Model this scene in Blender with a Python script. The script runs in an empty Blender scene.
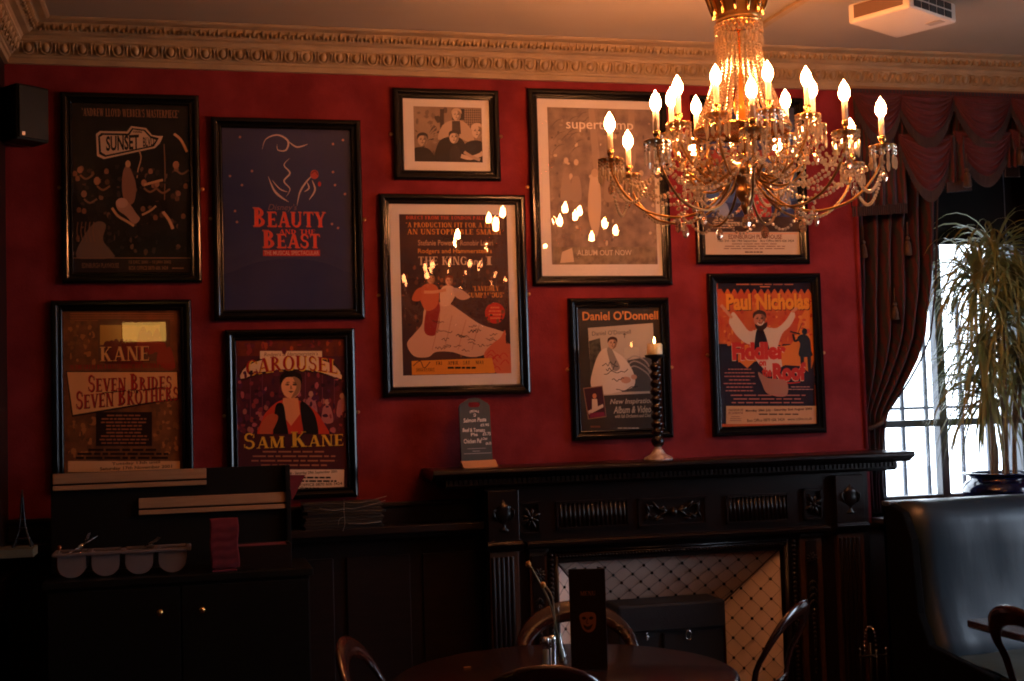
import bpy, bmesh, math, random
from mathutils import Vector, Matrix
random.seed(7)
PI=math.pi
S=bpy.context.scene; COL=S.collection
R=math.radians
# ------------------------------------------------------------------ materials
MATS={}
def mat(name,col,rough=.5,metal=0,bump=0,bscale=40,noise=None,nscale=8,spec=.5,emit=None,estr=0,coat=0,trans=0,sheen=0,stretch=None,wave=None,ndetail=4,nramp=(.35,.65)):
    if name in MATS: return MATS[name]
    m=bpy.data.materials.new(name); m.use_nodes=True
    nt=m.node_tree; n=nt.nodes; l=nt.links; b=n['Principled BSDF']
    b.inputs['Base Color'].default_value=(*col,1); b.inputs['Roughness'].default_value=rough
    b.inputs['Metallic'].default_value=metal; b.inputs['Specular IOR Level'].default_value=spec
    b.inputs['Coat Weight'].default_value=coat; b.inputs['Coat Roughness'].default_value=.12
    b.inputs['Transmission Weight'].default_value=trans
    if sheen: b.inputs['Sheen Weight'].default_value=sheen
    if emit: b.inputs['Emission Color'].default_value=(*emit,1); b.inputs['Emission Strength'].default_value=estr
    vec=None
    if noise or bump or wave:
        tc=n.new('ShaderNodeTexCoord'); vec=tc.outputs['Object']
        if stretch:
            mp=n.new('ShaderNodeMapping'); mp.inputs['Scale'].default_value=stretch; l.new(vec,mp.inputs['Vector']); vec=mp.outputs[0]
    if noise:
        t=n.new('ShaderNodeTexNoise'); t.inputs['Scale'].default_value=nscale; t.inputs['Detail'].default_value=ndetail; l.new(vec,t.inputs['Vector'])
        r=n.new('ShaderNodeValToRGB'); r.color_ramp.elements[0].position=nramp[0]; r.color_ramp.elements[1].position=nramp[1]
        r.color_ramp.elements[0].color=(*col,1); r.color_ramp.elements[1].color=(*noise,1)
        l.new(t.outputs['Fac'],r.inputs[0]); l.new(r.outputs[0],b.inputs['Base Color'])
    if wave:   # wave=(color2,scale)
        w=n.new('ShaderNodeTexWave'); w.bands_direction='X'; w.inputs['Scale'].default_value=wave[1]; w.inputs['Distortion'].default_value=wave[2]
        l.new(vec,w.inputs['Vector'])
        r=n.new('ShaderNodeValToRGB'); r.color_ramp.elements[0].position=.35; r.color_ramp.elements[1].position=.7
        r.color_ramp.elements[0].color=(*col,1); r.color_ramp.elements[1].color=(*wave[0],1)
        l.new(w.outputs['Fac'],r.inputs[0]); l.new(r.outputs[0],b.inputs['Base Color'])
    if bump:
        t=n.new('ShaderNodeTexNoise'); t.inputs['Scale'].default_value=bscale; t.inputs['Detail'].default_value=5; l.new(vec,t.inputs['Vector'])
        bp=n.new('ShaderNodeBump'); bp.inputs['Strength'].default_value=bump; bp.inputs['Distance'].default_value=.01
        l.new(t.outputs['Fac'],bp.inputs['Height']); l.new(bp.outputs[0],b.inputs['Normal'])
    MATS[name]=m; return m
def srgb(r,g,b):
    f=lambda c:(c/255/12.92) if c/255<=.04045 else ((c/255+.055)/1.055)**2.4
    return (f(r),f(g),f(b))
INK=[1.0]
def pm(rgb,noise=None,ns=30):   # printed ink, matt
    k='ink_%02x%02x%02x'%rgb+(('_%02x%02x%02x_%g'%(noise+(ns,))) if noise else '')+'_x%g'%INK[0]
    g=lambda c:(lambda q,k:tuple(v*k for v in q))(srgb(*c),min(INK[0],.85/max(srgb(*c))))
    return mat(k,g(rgb),.6,spec=.2,noise=g(noise) if noise else None,nscale=ns)
WARM=(1,.345,.112); EXPO=0.12
M_wall=mat('red_wallpaint',(.125,.0135,.017),.75,noise=(.205,.026,.031),nscale=5,ndetail=9,bump=.2,bscale=90,spec=.06)
M_ceil=mat('ceiling_paint',(.33,.28,.22),.75,noise=(.37,.32,.26),nscale=1.2,spec=.1)
M_corn=mat('cornice_paint',(.28,.20,.118),.6,noise=(.35,.255,.15),nscale=9,spec=.15)
M_floor=mat('dark_carpet',(.03,.008,.008),.95,noise=(.05,.012,.01),nscale=40,bump=.3,bscale=300,spec=.1)
M_dado=mat('dado_wood',(.007,.0025,.002),.5,spec=.3,noise=(.011,.004,.003),nscale=6,stretch=(1,1,8))
M_oak=mat('black_oak',(.006,.004,.004),.28,spec=.4,noise=(.011,.006,.005),nscale=5,stretch=(2,2,14),bump=.08,bscale=60)
M_oak2=mat('brown_oak',(.040,.017,.009),.35,noise=(.058,.026,.013),nscale=5,stretch=(3,3,12))
M_blackframe=mat('black_gloss_frame',(.003,.003,.0035),.16,spec=.45)
M_matboard=mat('cream_mount_board',(.62,.55,.49),.8,spec=.2)
M_black=mat('matt_black',(.004,.004,.004),.6,spec=.2)
M_blackp=mat('black_plastic',(.003,.006,.006),.5,spec=.2)
M_brass=mat('brass',(.78,.46,.16),.22,1)
M_brassd=mat('aged_brass',(.45,.25,.09),.3,1)
M_chrome=mat('chrome',(.8,.8,.82),.12,1)
M_iron=mat('black_iron',(.02,.02,.022),.3,.6)
M_candle=mat('candle_card',(.80,.66,.50),.5)
M_bulb=mat('flame_bulb',(1,.8,.5),.4,emit=WARM,estr=255)
M_bulb2=mat('flame_bulb_dimmed',(1,.8,.5),.4,emit=WARM,estr=34)
M_flame=mat('candle_flame',(1,.8,.5),.4,emit=(1,.5,.14),estr=34)
M_wax=mat('ivory_wax',(.85,.72,.45),.4); M_wax.node_tree.nodes['Principled BSDF'].inputs['Subsurface Weight'].default_value=.6
M_wax.node_tree.nodes['Principled BSDF'].inputs['Subsurface Radius'].default_value=(.03,.02,.01)
M_curtain=mat('curtain_stripe',(.060,.006,.012),.85,sheen=.05,wave=((.016,.018,.026),16,3.5))
M_swag=mat('burgundy_velvet',(.055,.004,.008),.8,sheen=.05,noise=(.075,.006,.011),nscale=30)
M_fringe=mat('fringe_thread',(.045,.02,.014),.8,noise=(.02,.008,.008),nscale=90,stretch=(3,1,.2))
M_tassel=mat('tassel_thread',(.08,.04,.022),.8,noise=(.04,.02,.014),nscale=90,stretch=(3,1,.2))
M_leather=mat('blue_black_leather',(.014,.028,.042),.30,bump=.10,bscale=9,stretch=(3,3,.5),spec=.6)
M_seatl=mat('green_leather',(.030,.042,.030),.4,bump=.2,bscale=20)
M_darkwood=mat('mahogany',(.028,.007,.004),.18,noise=(.045,.011,.006),nscale=4,stretch=(1,8,1),coat=.4)
M_tabletop=mat('mahogany_top',(.018,.006,.006),.25,noise=(.028,.010,.009),nscale=4,stretch=(1,9,1),coat=.2)
M_tile=mat('cream_tile',(.80,.64,.56),.25,noise=(.75,.60,.52),nscale=5)
M_grout=mat('dark_grout',(.10,.06,.05),.8)
M_stud=mat('dark_stud',(.02,.02,.02),.18,coat=.5)
M_cover=mat('charcoal_vinyl',(.012,.014,.020),.55,spec=.3,bump=.2,bscale=150)
M_lightwood=mat('pale_pine',(.32,.19,.11),.4,noise=(.38,.23,.13),nscale=8,stretch=(1,6,12))
M_tray=mat('grey_tray',(.16,.135,.14),.35)
M_napkin=mat('red_napkin',(.11,.008,.018),.9,noise=(.15,.011,.024),nscale=25)
M_cab=mat('cabinet_black',(.003,.003,.0028),.45,spec=.25,noise=(.005,.005,.004),nscale=6,stretch=(2,2,12))
M_slate=mat('chalkboard',(.035,.045,.05),.55,noise=(.045,.055,.06),nscale=14)
M_chalk=mat('chalk',(.75,.73,.70),.9)
M_ply=mat('plywood_foot',(.50,.26,.13),.5)
M_stone=mat('marbled_base',(.55,.50,.48),.3,noise=(.22,.12,.09),nscale=30)
M_bronze=mat('gilt_bronze',(.34,.19,.065),.34,1)
M_pot=mat('navy_glaze',(.006,.010,.045),.08,coat=.5)
M_soil=mat('soil',(.03,.02,.012),.9)
M_stem=mat('cane_stem',(.14,.09,.05),.7,noise=(.19,.13,.07),nscale=30,stretch=(1,1,5))
M_leaf=mat('strap_leaf',(.12,.15,.04),.45,noise=(.26,.25,.09),nscale=7)
M_winframe=mat('window_paint',(.07,.08,.10),.4)
M_railing=mat('railing_iron',(.07,.08,.10),.5)
M_white=mat('projector_shell',(.50,.45,.39),.4)
M_vent=mat('vent_black',(.01,.01,.01),.6)
M_string=mat('white_string',(.30,.27,.24),.8)
M_paper=mat('black_cover',(.012,.010,.010),.45)
M_menu=mat('menu_card',(.030,.010,.009),.4)
M_flower=mat('dried_flower',(.65,.33,.08),.7)
M_twig=mat('dry_stalk',(.30,.22,.12),.7)
def glassmat(name,col=(1,1,1),ior=1.45,f=.0):
    m=bpy.data.materials.new(name); m.use_nodes=True; nt=m.node_tree; n=nt.nodes; l=nt.links
    n.remove(n['Principled BSDF']); o=n['Material Output']
    tr=n.new('ShaderNodeBsdfTransparent'); tr.inputs[0].default_value=(*col,1)
    g=n.new('ShaderNodeBsdfGlossy'); g.inputs['Roughness'].default_value=.012
    lw=n.new('ShaderNodeLayerWeight'); lw.inputs[0].default_value=.5
    pw=n.new('ShaderNodeMath'); pw.operation='POWER'; l.new(lw.outputs['Facing'],pw.inputs[0]); pw.inputs[1].default_value=5
    F0=((ior-1)/(ior+1))**2; fr=n.new('ShaderNodeMath'); fr.operation='MULTIPLY_ADD'; l.new(pw.outputs[0],fr.inputs[0]); fr.inputs[1].default_value=1-F0; fr.inputs[2].default_value=F0
    ad=n.new('ShaderNodeMath'); ad.operation='ADD'; ad.use_clamp=True; l.new(fr.outputs[0],ad.inputs[0]); ad.inputs[1].default_value=f
    mx=n.new('ShaderNodeMixShader'); l.new(ad.outputs[0],mx.inputs[0]); l.new(tr.outputs[0],mx.inputs[1]); l.new(g.outputs[0],mx.inputs[2])
    l.new(mx.outputs[0],o.inputs[0]); return m
M_glass=glassmat('picture_glazing',(.97,.97,.97),1.5,.035)
M_winglass=glassmat('window_glass',(.97,.98,1),1.45)
M_clearglass=glassmat('clear_vessel_glass',(.9,.93,.92),1.6,.05)
def crystalmat(name,col,amber=False):
    m=bpy.data.materials.new(name); m.use_nodes=True; nt=m.node_tree; n=nt.nodes; l=nt.links
    n.remove(n['Principled BSDF']); o=n['Material Output']
    g=n.new('ShaderNodeBsdfGlass'); g.inputs['Color'].default_value=(*col,1); g.inputs['Roughness'].default_value=.05; g.inputs['IOR'].default_value=1.55
    s=n.new('ShaderNodeBsdfGlossy'); s.inputs['Roughness'].default_value=.12; s.inputs[0].default_value=(*col,1)
    t=n.new('ShaderNodeBsdfTranslucent'); t.inputs[0].default_value=(*col,1)
    a=n.new('ShaderNodeMixShader'); a.inputs[0].default_value=.45; l.new(g.outputs[0],a.inputs[1]); l.new(s.outputs[0],a.inputs[2])
    b=n.new('ShaderNodeMixShader'); b.inputs[0].default_value=.30 if not amber else .5; l.new(a.outputs[0],b.inputs[1]); l.new(t.outputs[0],b.inputs[2])
    l.new(b.outputs[0],o.inputs[0]); return m
M_crystal=crystalmat('cut_crystal',(1,.90,.74))
M_drop=crystalmat('pear_crystal',(1,.86,.70)); M_drop.node_tree.nodes['Mix Shader.001'].inputs[0].default_value=.06; M_drop.node_tree.nodes['Mix Shader'].inputs[0].default_value=.3
M_amber=crystalmat('amber_glass',(1,.62,.22),True)
# ------------------------------------------------------------------ mesh helper
class MB:
    def __init__(s): s.bm=bmesh.new(); s.mats=[]
    def mi(s,m):
        if m not in s.mats: s.mats.append(m)
        return s.mats.index(m)
    def faces(s,vs,fs,m,sm=False,X=None):
        i=s.mi(m); bv=[s.bm.verts.new((X@Vector(v)) if X else v) for v in vs]
        for f in fs:
            try: q=s.bm.faces.new([bv[k] for k in f]); q.material_index=i; q.smooth=sm
            except ValueError: pass
    def box(s,x0,x1,y0,y1,z0,z1,m,X=None):
        v=[(x,y,z) for x in (x0,x1) for y in (y0,y1) for z in (z0,z1)]
        s.faces(v,[(0,1,3,2),(4,6,7,5),(0,4,5,1),(2,3,7,6),(0,2,6,4),(1,5,7,3)],m,False,X)
    def lathe(s,prof,c,m,n=24,X=None,sm=True,flute=0,nf=12):
        vs=[];fs=[];L=len(prof)
        for k in range(n):
            a=2*PI*k/n; q=1+flute*math.cos(a*nf)
            for r,z in prof: vs.append((c[0]+r*q*math.cos(a),c[1]+r*q*math.sin(a),c[2]+z))
        for k in range(n):
            k2=(k+1)%n
            for j in range(L-1): fs.append((k*L+j,k2*L+j,k2*L+j+1,k*L+j+1))
        if prof[0][0]>1e-5: fs.append(tuple(k*L for k in range(n))[::-1])
        if prof[-1][0]>1e-5: fs.append(tuple(k*L+L-1 for k in range(n)))
        s.faces(vs,fs,m,sm,X)
    def tube(s,pts,rad,m,n=8,X=None,sm=True,flat=None,up=None,closed=False):
        P=[Vector(p) for p in pts];L=len(P); rs=rad if isinstance(rad,(list,tuple)) else [rad]*L
        vs=[];fs=[];prev=None
        for i in range(L):
            if closed: t=(P[(i+1)%L]-P[i-1])
            else: t=P[min(i+1,L-1)]-P[max(i-1,0)]
            t.normalize()
            u=Vector(up) if up else (prev if prev else (Vector((0,0,1)) if abs(t.z)<.9 else Vector((1,0,0))))
            a=t.cross(u)
            if a.length<1e-6: a=t.cross(Vector((.3,1,.2)))
            a.normalize(); b=a.cross(t).normalized(); prev=b
            for k in range(n):
                w=2*PI*(k+.5)/n; ra=rs[i]; rb=rs[i]*(flat or 1)
                vs.append(P[i]+a*math.cos(w)*ra+b*math.sin(w)*rb)
        for i in range(L if closed else L-1):
            for k in range(n):
                i2=(i+1)%L; fs.append((i*n+k,i*n+(k+1)%n,i2*n+(k+1)%n,i2*n+k))
        if not closed: fs.append(tuple(range(n))[::-1]); fs.append(tuple((L-1)*n+k for k in range(n)))
        s.faces(vs,fs,m,sm,X)
    def ball(s,c,r,m,X=None,seg=8,ring=6,sm=True,sc=(1,1,1)):
        vs=[(c[0],c[1],c[2]+r*sc[2])];fs=[]
        for j in range(1,ring):
            t=PI*j/ring
            for k in range(seg):
                a=2*PI*k/seg; vs.append((c[0]+r*sc[0]*math.sin(t)*math.cos(a),c[1]+r*sc[1]*math.sin(t)*math.sin(a),c[2]+r*sc[2]*math.cos(t)))
        vs.append((c[0],c[1],c[2]-r*sc[2])); last=len(vs)-1
        for k in range(seg):
            fs.append((0,1+k,1+(k+1)%seg)); fs.append((last,last-seg+(k+1)%seg,last-seg+k))
        for j in range(ring-2):
            for k in range(seg): a=1+j*seg; b=a+seg; fs.append((a+k,b+k,b+(k+1)%seg,a+(k+1)%seg))
        s.faces(vs,fs,m,sm,X)
    def bead(s,c,r,m):    # small faceted bead
        s.ball(c,r,m,seg=6,ring=4,sm=False)
    def prism(s,poly,y0,y1,m,X=None,axis='y',sm=False):   # polygon in xz extruded along y (or chosen axis)
        n=len(poly)
        f={'y':lambda a,b,t:(a,t,b),'x':lambda a,b,t:(t,a,b),'z':lambda a,b,t:(a,b,t)}[axis]
        vs=[f(a,b,y0) for a,b in poly]+[f(a,b,y1) for a,b in poly]
        fs=[tuple(range(n)),tuple(range(n,2*n))[::-1]]+[(i,(i+1)%n,n+(i+1)%n,n+i) for i in range(n)]
        s.faces(vs,fs,m,sm,X)
    def grid(s,fn,nu,nv,m,sm=True,X=None,cu=False):
        vs=[fn(i/nu,j/nv) for i in range(nu+1) for j in range(nv+1)]
        fs=[(i*(nv+1)+j,(i+1)*(nv+1)+j,(i+1)*(nv+1)+j+1,i*(nv+1)+j+1) for i in range(nu) for j in range(nv)]
        s.faces(vs,fs,m,sm,X)
    def build(s,name,parent=None,loc=None,rot=None,bevel=0,subsurf=0,solid=0,recalc=True):
        if recalc: bmesh.ops.recalc_face_normals(s.bm,faces=s.bm.faces)
        me=bpy.data.meshes.new(name); s.bm.to_mesh(me); s.bm.free()
        for m in s.mats: me.materials.append(m)
        o=bpy.data.objects.new(name,me); COL.objects.link(o)
        if parent: o.parent=parent
        if loc: o.location=loc
        if rot: o.rotation_euler=rot
        if solid: q=o.modifiers.new('solid','SOLIDIFY'); q.thickness=solid; q.offset=0
        if bevel: q=o.modifiers.new('bevel','BEVEL'); q.width=bevel; q.segments=2; q.limit_method='ANGLE'
        if subsurf: q=o.modifiers.new('sub','SUBSURF'); q.levels=subsurf; q.render_levels=subsurf
        return o
def empty(name,loc=(0,0,0),rot=(0,0,0),parent=None):
    o=bpy.data.objects.new(name,None); COL.objects.link(o); o.location=loc; o.rotation_euler=rot; o.empty_display_size=.05
    if parent: o.parent=parent
    return o
def tag(o,label=None,cat=None,group=None,kind=None):
    if label: o['label']=label
    if cat: o['category']=cat
    if group: o['group']=group
    if kind: o['kind']=kind
    return o
def struct(o): o['kind']='structure'; return o
def kids(o): return [c for c in bpy.data.objects if c.parent==o]
def copy_tree(o,parent=None,tree=None):
    c=o.copy(); COL.objects.link(c)
    if parent is not None: c.parent=parent
    for ch in kids(o): copy_tree(ch,c)
    return c
def smooth(pts,n=6,closed=True):
    out=[];L=len(pts)
    rng=range(L) if closed else range(L-1)
    for i in rng:
        g=lambda k:pts[k%L] if closed else pts[max(0,min(L-1,k))]
        p0,p1,p2,p3=g(i-1),g(i),g(i+1),g(i+2)
        for k in range(n):
            t=k/n
            out.append(tuple(.5*((2*b)+(-a+c)*t+(2*a-5*b+4*c-d)*t*t+(-a+3*b-3*c+d)*t**3) for a,b,c,d in zip(p0,p1,p2,p3)))
    if not closed: out.append(tuple(pts[-1]))
    return out
# ------------------------------------------------------------------ lettering
def _line(x0,y0,x1,y1,w): return [(x0-w/2,y0),(x0+w/2,y0),(x1+w/2,y1),(x1-w/2,y1)]
def _arc(cx,cy,rx,ry,a0,a1,wx,wy,n=14):
    o=[];i=[]
    for k in range(n+1):
        a=R(a0+(a1-a0)*k/n); o.append((cx+rx*math.cos(a),cy+ry*math.sin(a))); i.append((cx+(rx-wx)*math.cos(a),cy+(ry-wy)*math.sin(a)))
    return [[o[k],o[k+1],i[k+1],i[k]] for k in range(n)]
def _sf(x,y,w=.34,h=.06):
    return [(x-w/2,y),(x+w/2,y),(x+w/2,y+h),(x-w/2,y+h)] if y<.5 else [(x-w/2,y-h),(x+w/2,y-h),(x+w/2,y),(x-w/2,y)]
def serif_glyph(c):
    T=.20;t=.075;V=lambda x,w=T,y0=0,y1=1:[_line(x,y0,x,y1,w),_sf(x,0,w+.16),_sf(x,1,w+.16)]
    Hb=lambda y,x0,x1,w=t:[[(x0,y-w/2),(x1,y-w/2),(x1,y+w/2),(x0,y+w/2)]]
    tick=lambda x,y,s:[[(x,y),(x-.07,y),(x,y+s)]]
    G={'A':(.84,[_line(.12,0,.42,1,t),_line(.70,0,.44,1,T)]+Hb(.32,.22,.6)+[_sf(.12,0,.26),_sf(.70,0,.34)]),
    'B':(.72,V(.18)+_arc(.2,.74,.36,.26,-90,90,.17,t)+_arc(.2,.27,.42,.27,-90,90,.18,t)),
    'C':(.78,_arc(.44,.5,.40,.52,42,318,.19,t)+tick(.78,.68,.3)+tick(.78,.32,-.3)),
    'D':(.84,V(.18)+_arc(.2,.5,.54,.5,-90,90,.19,t)),
    'E':(.70,V(.18)+Hb(.965,.2,.62)+Hb(.5,.2,.52)+Hb(.035,.2,.62)+tick(.64,.98,-.25)+tick(.64,.02,.25)+[_line(.5,.4,.5,.6,.04)]),
    'F':(.66,V(.18)+Hb(.965,.2,.60)+Hb(.5,.2,.5)+tick(.62,.98,-.25)),
    'G':(.84,_arc(.44,.5,.40,.52,42,318,.19,t)+tick(.78,.68,.3)+[_line(.70,.02,.70,.42,T*.8),_sf(.70,.0,.01)]+Hb(.42,.55,.85,.06)),
    'H':(.86,V(.18)+V(.68)+Hb(.5,.2,.66)),'I':(.36,V(.18)),
    'J':(.46,[_line(.28,.2,.28,1,T),_sf(.28,1)]+_arc(.12,.2,.26,.22,-120,0,.19,t)),
    'K':(.84,V(.18)+[_line(.24,.4,.66,1,t),_line(.66,0,.36,.58,T),_sf(.68,0,.32),_sf(.66,1,.24)]),
    'L':(.66,V(.18)+Hb(.035,.2,.6)+tick(.62,.02,.3)),
    'M':(1.02,V(.14,t)+V(.86)+[_line(.48,.02,.2,1,T),_line(.48,.02,.8,1,t)]),
    'N':(.86,V(.14,t)+V(.72,t)+[_line(.66,0,.2,1,T)]),
    'O':(.86,_arc(.43,.5,.41,.52,0,360,.19,t,24)),
    'P':(.68,V(.18)+_arc(.2,.71,.40,.29,-90,90,.18,t)),
    'R':(.80,V(.18)+_arc(.2,.73,.38,.27,-90,90,.17,t)+[_line(.68,0,.36,.48,T),_sf(.70,0,.26)]),
    'S':(.62,_arc(.31,.74,.25,.28,30,270,.12,.1)+_arc(.31,.27,.27,.29,-150,90,.12,.1)+tick(.56,.7,.28)+[[(.04,.3),(.1,.3),(.04,0)]]),
    'T':(.76,[_line(.38,0,.38,1,T),_sf(.38,0)]+Hb(.965,.04,.72)+[[(.04,1),(.1,.95),(.04,.72)],[(.72,1),(.66,.95),(.72,.72)]]),
    'U':(.84,[_line(.18,.3,.18,1,T),_line(.68,.3,.68,1,t),_sf(.18,1),_sf(.68,1,.24)]+_arc(.40,.32,.32,.34,180,360,.15,.1)),
    'V':(.82,[_line(.42,0,.16,1,T),_line(.44,0,.70,1,t),_sf(.16,1),_sf(.70,1,.24)]),
    'W':(1.12,[_line(.36,0,.14,1,T),_line(.36,0,.56,1,t),_line(.76,0,.56,1,T),_line(.78,0,.98,1,t),_sf(.14,1),_sf(.98,1,.24),_sf(.56,1,.24)]),
    'Y':(.80,[_line(.40,0,.40,.5,T),_line(.40,.42,.14,1,T),_line(.42,.42,.68,1,t),_sf(.4,0),_sf(.14,1),_sf(.68,1,.24)]),
    'X':(.8,[_line(.68,0,.16,1,T),_line(.12,0,.66,1,t)]),'Z':(.7,[_line(.1,0,.56,1,T)]+Hb(.035,.05,.62)+Hb(.965,.05,.62)),
    "'":(.2,[_line(.1,.72,.1,1,.1)]),'"':(.34,[_line(.1,.75,.1,1,.08),_line(.24,.75,.24,1,.08)]),' ':(.36,[]),'-':(.4,Hb(.45,.05,.35,.09))}
    return G.get(c,(.4,[]))
_tc={}
def text_polys(s,bold=0.0,shear=0.0,spacing=1):
    k=(s,bold,shear,spacing)
    if k in _tc: return _tc[k]
    cu=bpy.data.curves.new('t','FONT'); cu.body=s; cu.size=1; cu.offset=bold; cu.shear=shear; cu.resolution_u=3; cu.space_character=spacing
    o=bpy.data.objects.new('t',cu); COL.objects.link(o)
    dg=bpy.context.evaluated_depsgraph_get(); me=o.evaluated_get(dg).to_mesh()
    vs=[v.co.copy() for v in me.vertices]; fs=[tuple(p.vertices) for p in me.polygons]
    o.evaluated_get(dg).to_mesh_clear(); bpy.data.objects.remove(o); bpy.data.curves.remove(cu)
    P=[[(vs[i].x,vs[i].y) for i in f] for f in fs]; _tc[k]=P; return P
def serif_polys(s,caps=1.28,sp=.06):
    # small capitals for lowercase input, full capitals for uppercase input
    x=0;P=[]
    for c in s:
        big=caps if (c.isupper() and caps!=1) else 1
        w,g=serif_glyph(c.upper())
        for p in g: P.append([(x+a*big,b*big) for a,b in p])
        x+=(w+sp)*big
    return P
class Art:
    """flat printed sheet: px frame (x right, y down) mapped on a W x H sheet lying in the local xz plane, facing -y"""
    def __init__(s,px0,py0,px1,py1,W,H,base):
        s.b=MB();s.x0,s.y0,s.sx,s.sy=px0,py0,W/(px1-px0),H/(py1-py0);s.W,s.H=W,H;s.k=0
        s.b.box(-W/2,W/2,-.0006,.0006,-H/2,H/2,base); s.lay=.0007
    def m(s,p): return (-s.W/2+(p[0]-s.x0)*s.sx, s.H/2-(p[1]-s.y0)*s.sy)
    def _c(s,p):
        x,z=s.m(p); return (max(-s.W/2,min(s.W/2,x)),max(-s.H/2,min(s.H/2,z)))
    def poly(s,pts,m,up=True):
        if up: s.lay+=.000025
        q=[s._c(p) for p in pts]; s.b.faces([(x,-s.lay,z) for x,z in q],[tuple(range(len(q)))],m)
        return s
    def rect(s,x0,y0,x1,y1,m): return s.poly([(x0,y0),(x1,y0),(x1,y1),(x0,y1)],m)
    def ell(s,cx,cy,rx,ry,m,n=16,rot=0):
        c,d=math.cos(R(rot)),math.sin(R(rot))
        return s.poly([(cx+rx*math.cos(a)*c-ry*math.sin(a)*d,cy+rx*math.cos(a)*d+ry*math.sin(a)*c) for a in [2*PI*k/n for k in range(n)]],m)
    def blob(s,pts,m,n=4): return s.poly(smooth(pts,n),m)
    def stroke(s,pts,w,m,taper=False,n=5):
        P=smooth(pts,n,False) if len(pts)>2 else [tuple(p) for p in pts]; L=len(P); a=[];b=[]
        for i,p in enumerate(P):
            q0,q1=P[max(0,i-1)],P[min(L-1,i+1)]; dx,dy=q1[0]-q0[0],q1[1]-q0[1]; l=math.hypot(dx,dy) or 1
            ww=w/2*(math.sin(PI*(i+.3)/(L-.4)) if taper else 1); nx,ny=-dy/l*ww,dx/l*ww
            a.append((p[0]+nx,p[1]+ny)); b.append((p[0]-nx,p[1]-ny))
        s.lay+=.000025
        for i in range(L-1): s.poly([a[i],a[i+1],b[i+1],b[i]],m,False)
        return s
    def text(s,t,x0,y0,x1,y1,m,serif=False,bold=.012,shear=0,skew=0,arch=0,caps=1.28,sq=0,shadow=None,one=False):
        """text filling the px box; skew = rise in px to the right, arch = px lift in the middle"""
        P=serif_polys(t,caps) if serif else text_polys(t,bold,shear)
        if not P: return s
        X=[p[0] for f in P for p in f]; Y=[p[1] for f in P for p in f]; a,b,c,d=min(X),max(X),min(Y),max(Y)
        def f(x,y):
            u=(x-a)/(b-a); v=(y-c)/(d-c)
            return (x0+(x1-x0)*u, y1-(y1-y0)*v-skew*u-arch*4*u*(1-u))
        if shadow:
            s.lay+=.000025
            for q in P: s.poly([(f(*p)[0]+shadow[1],f(*p)[1]+shadow[2]) for p in q],shadow[0],False)
        s.lay+=.000025
        for q in P: s.poly([f(*p) for p in q],m,False)
        return s
    def lines(s,x0,y0,x1,y1,n,m,cen=True,seed=1,th=.45):   # small print too small to read: word-length bars
        r=random.Random(seed); h=(y1-y0)/n; s.lay+=.000025
        for i in range(n):
            w=(x1-x0)*r.uniform(.6,1); a=x0+((x1-x0)-w)/2 if cen else x0; e=a+w; y=y0+h*i+h*.2
            while a<e:
                l=(x1-x0)*r.uniform(.05,.16); bb=min(a+l,e); s.poly([(a,y),(bb,y),(bb,y+h*th),(a,y+h*th)],m,False); a=bb+(x1-x0)*.02
        return s
    def face(s,x,y,r,skin,hair,dark=None):
        dark=dark or pm((40,18,14))
        s.ell(x,y,r*.78,r,skin); s.blob([(x-r*.85,y-r*.1),(x-r*.8,y-r*.9),(x,y-r*1.25),(x+r*.8,y-r*.9),(x+r*.85,y-r*.1),(x+r*.55,y-r*.62),(x-r*.4,y-r*.68)],hair,3)
        k=skin.name.split('_')[1]; c=tuple(int(int(k[i:i+2],16)*.68) for i in (0,2,4)); sh=pm(c); c2=pm(tuple(int(v*.55) for v in c))
        s.blob([(x+r*.15,y-r*.75),(x+r*.7,y-r*.5),(x+r*.76,y+r*.1),(x+r*.5,y+r*.7),(x,y+r*.98),(x+r*.3,y+r*.4),(x+r*.42,y)],sh,3)
        s.ell(x-r*.30,y-r*.12,r*.19,r*.10,sh,8); s.ell(x+r*.30,y-r*.12,r*.19,r*.10,c2,8); s.ell(x-r*.28,y-r*.10,r*.09,r*.06,c2,8)
        s.blob([(x-r*.02,y-r*.1),(x+r*.1,y+r*.2),(x+r*.02,y+r*.26),(x-r*.08,y+r*.22)],sh,2)
        s.poly([(x-r*.24,y+r*.42),(x,y+r*.39),(x+r*.24,y+r*.42),(x,y+r*.56)],c2); s.stroke([(x-r*.36,y-r*.28),(x-r*.12,y-r*.30)],r*.07,c2); s.stroke([(x+r*.14,y-r*.30),(x+r*.4,y-r*.26)],r*.07,c2)
        return s
    def speckle(s,x0,y0,x1,y1,n,cols,seed=1,a=1.2,b=3.2):   # photographic mottling
        r=random.Random(seed)
        for i in range(n):
            x,y=r.uniform(x0,x1),r.uniform(y0,y1)
            if i%8==0: s.lay+=.000025
            s.lay+=.000003; w,h=r.uniform(a,b),r.uniform(a,b*1.3); t=r.uniform(0,3); k=r.choice([5,6,7]); s.poly([(x+w*math.cos(t+2*PI*q/k)*r.uniform(.6,1.2),y+h*math.sin(t+2*PI*q/k)*r.uniform(.6,1.2)) for q in range(k)],pm(r.choice(cols)),False)
        return s
    def build(s,parent,y,name='print'):
        o=s.b.build(name,parent,loc=(0,y,0),recalc=False)
        return o
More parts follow.
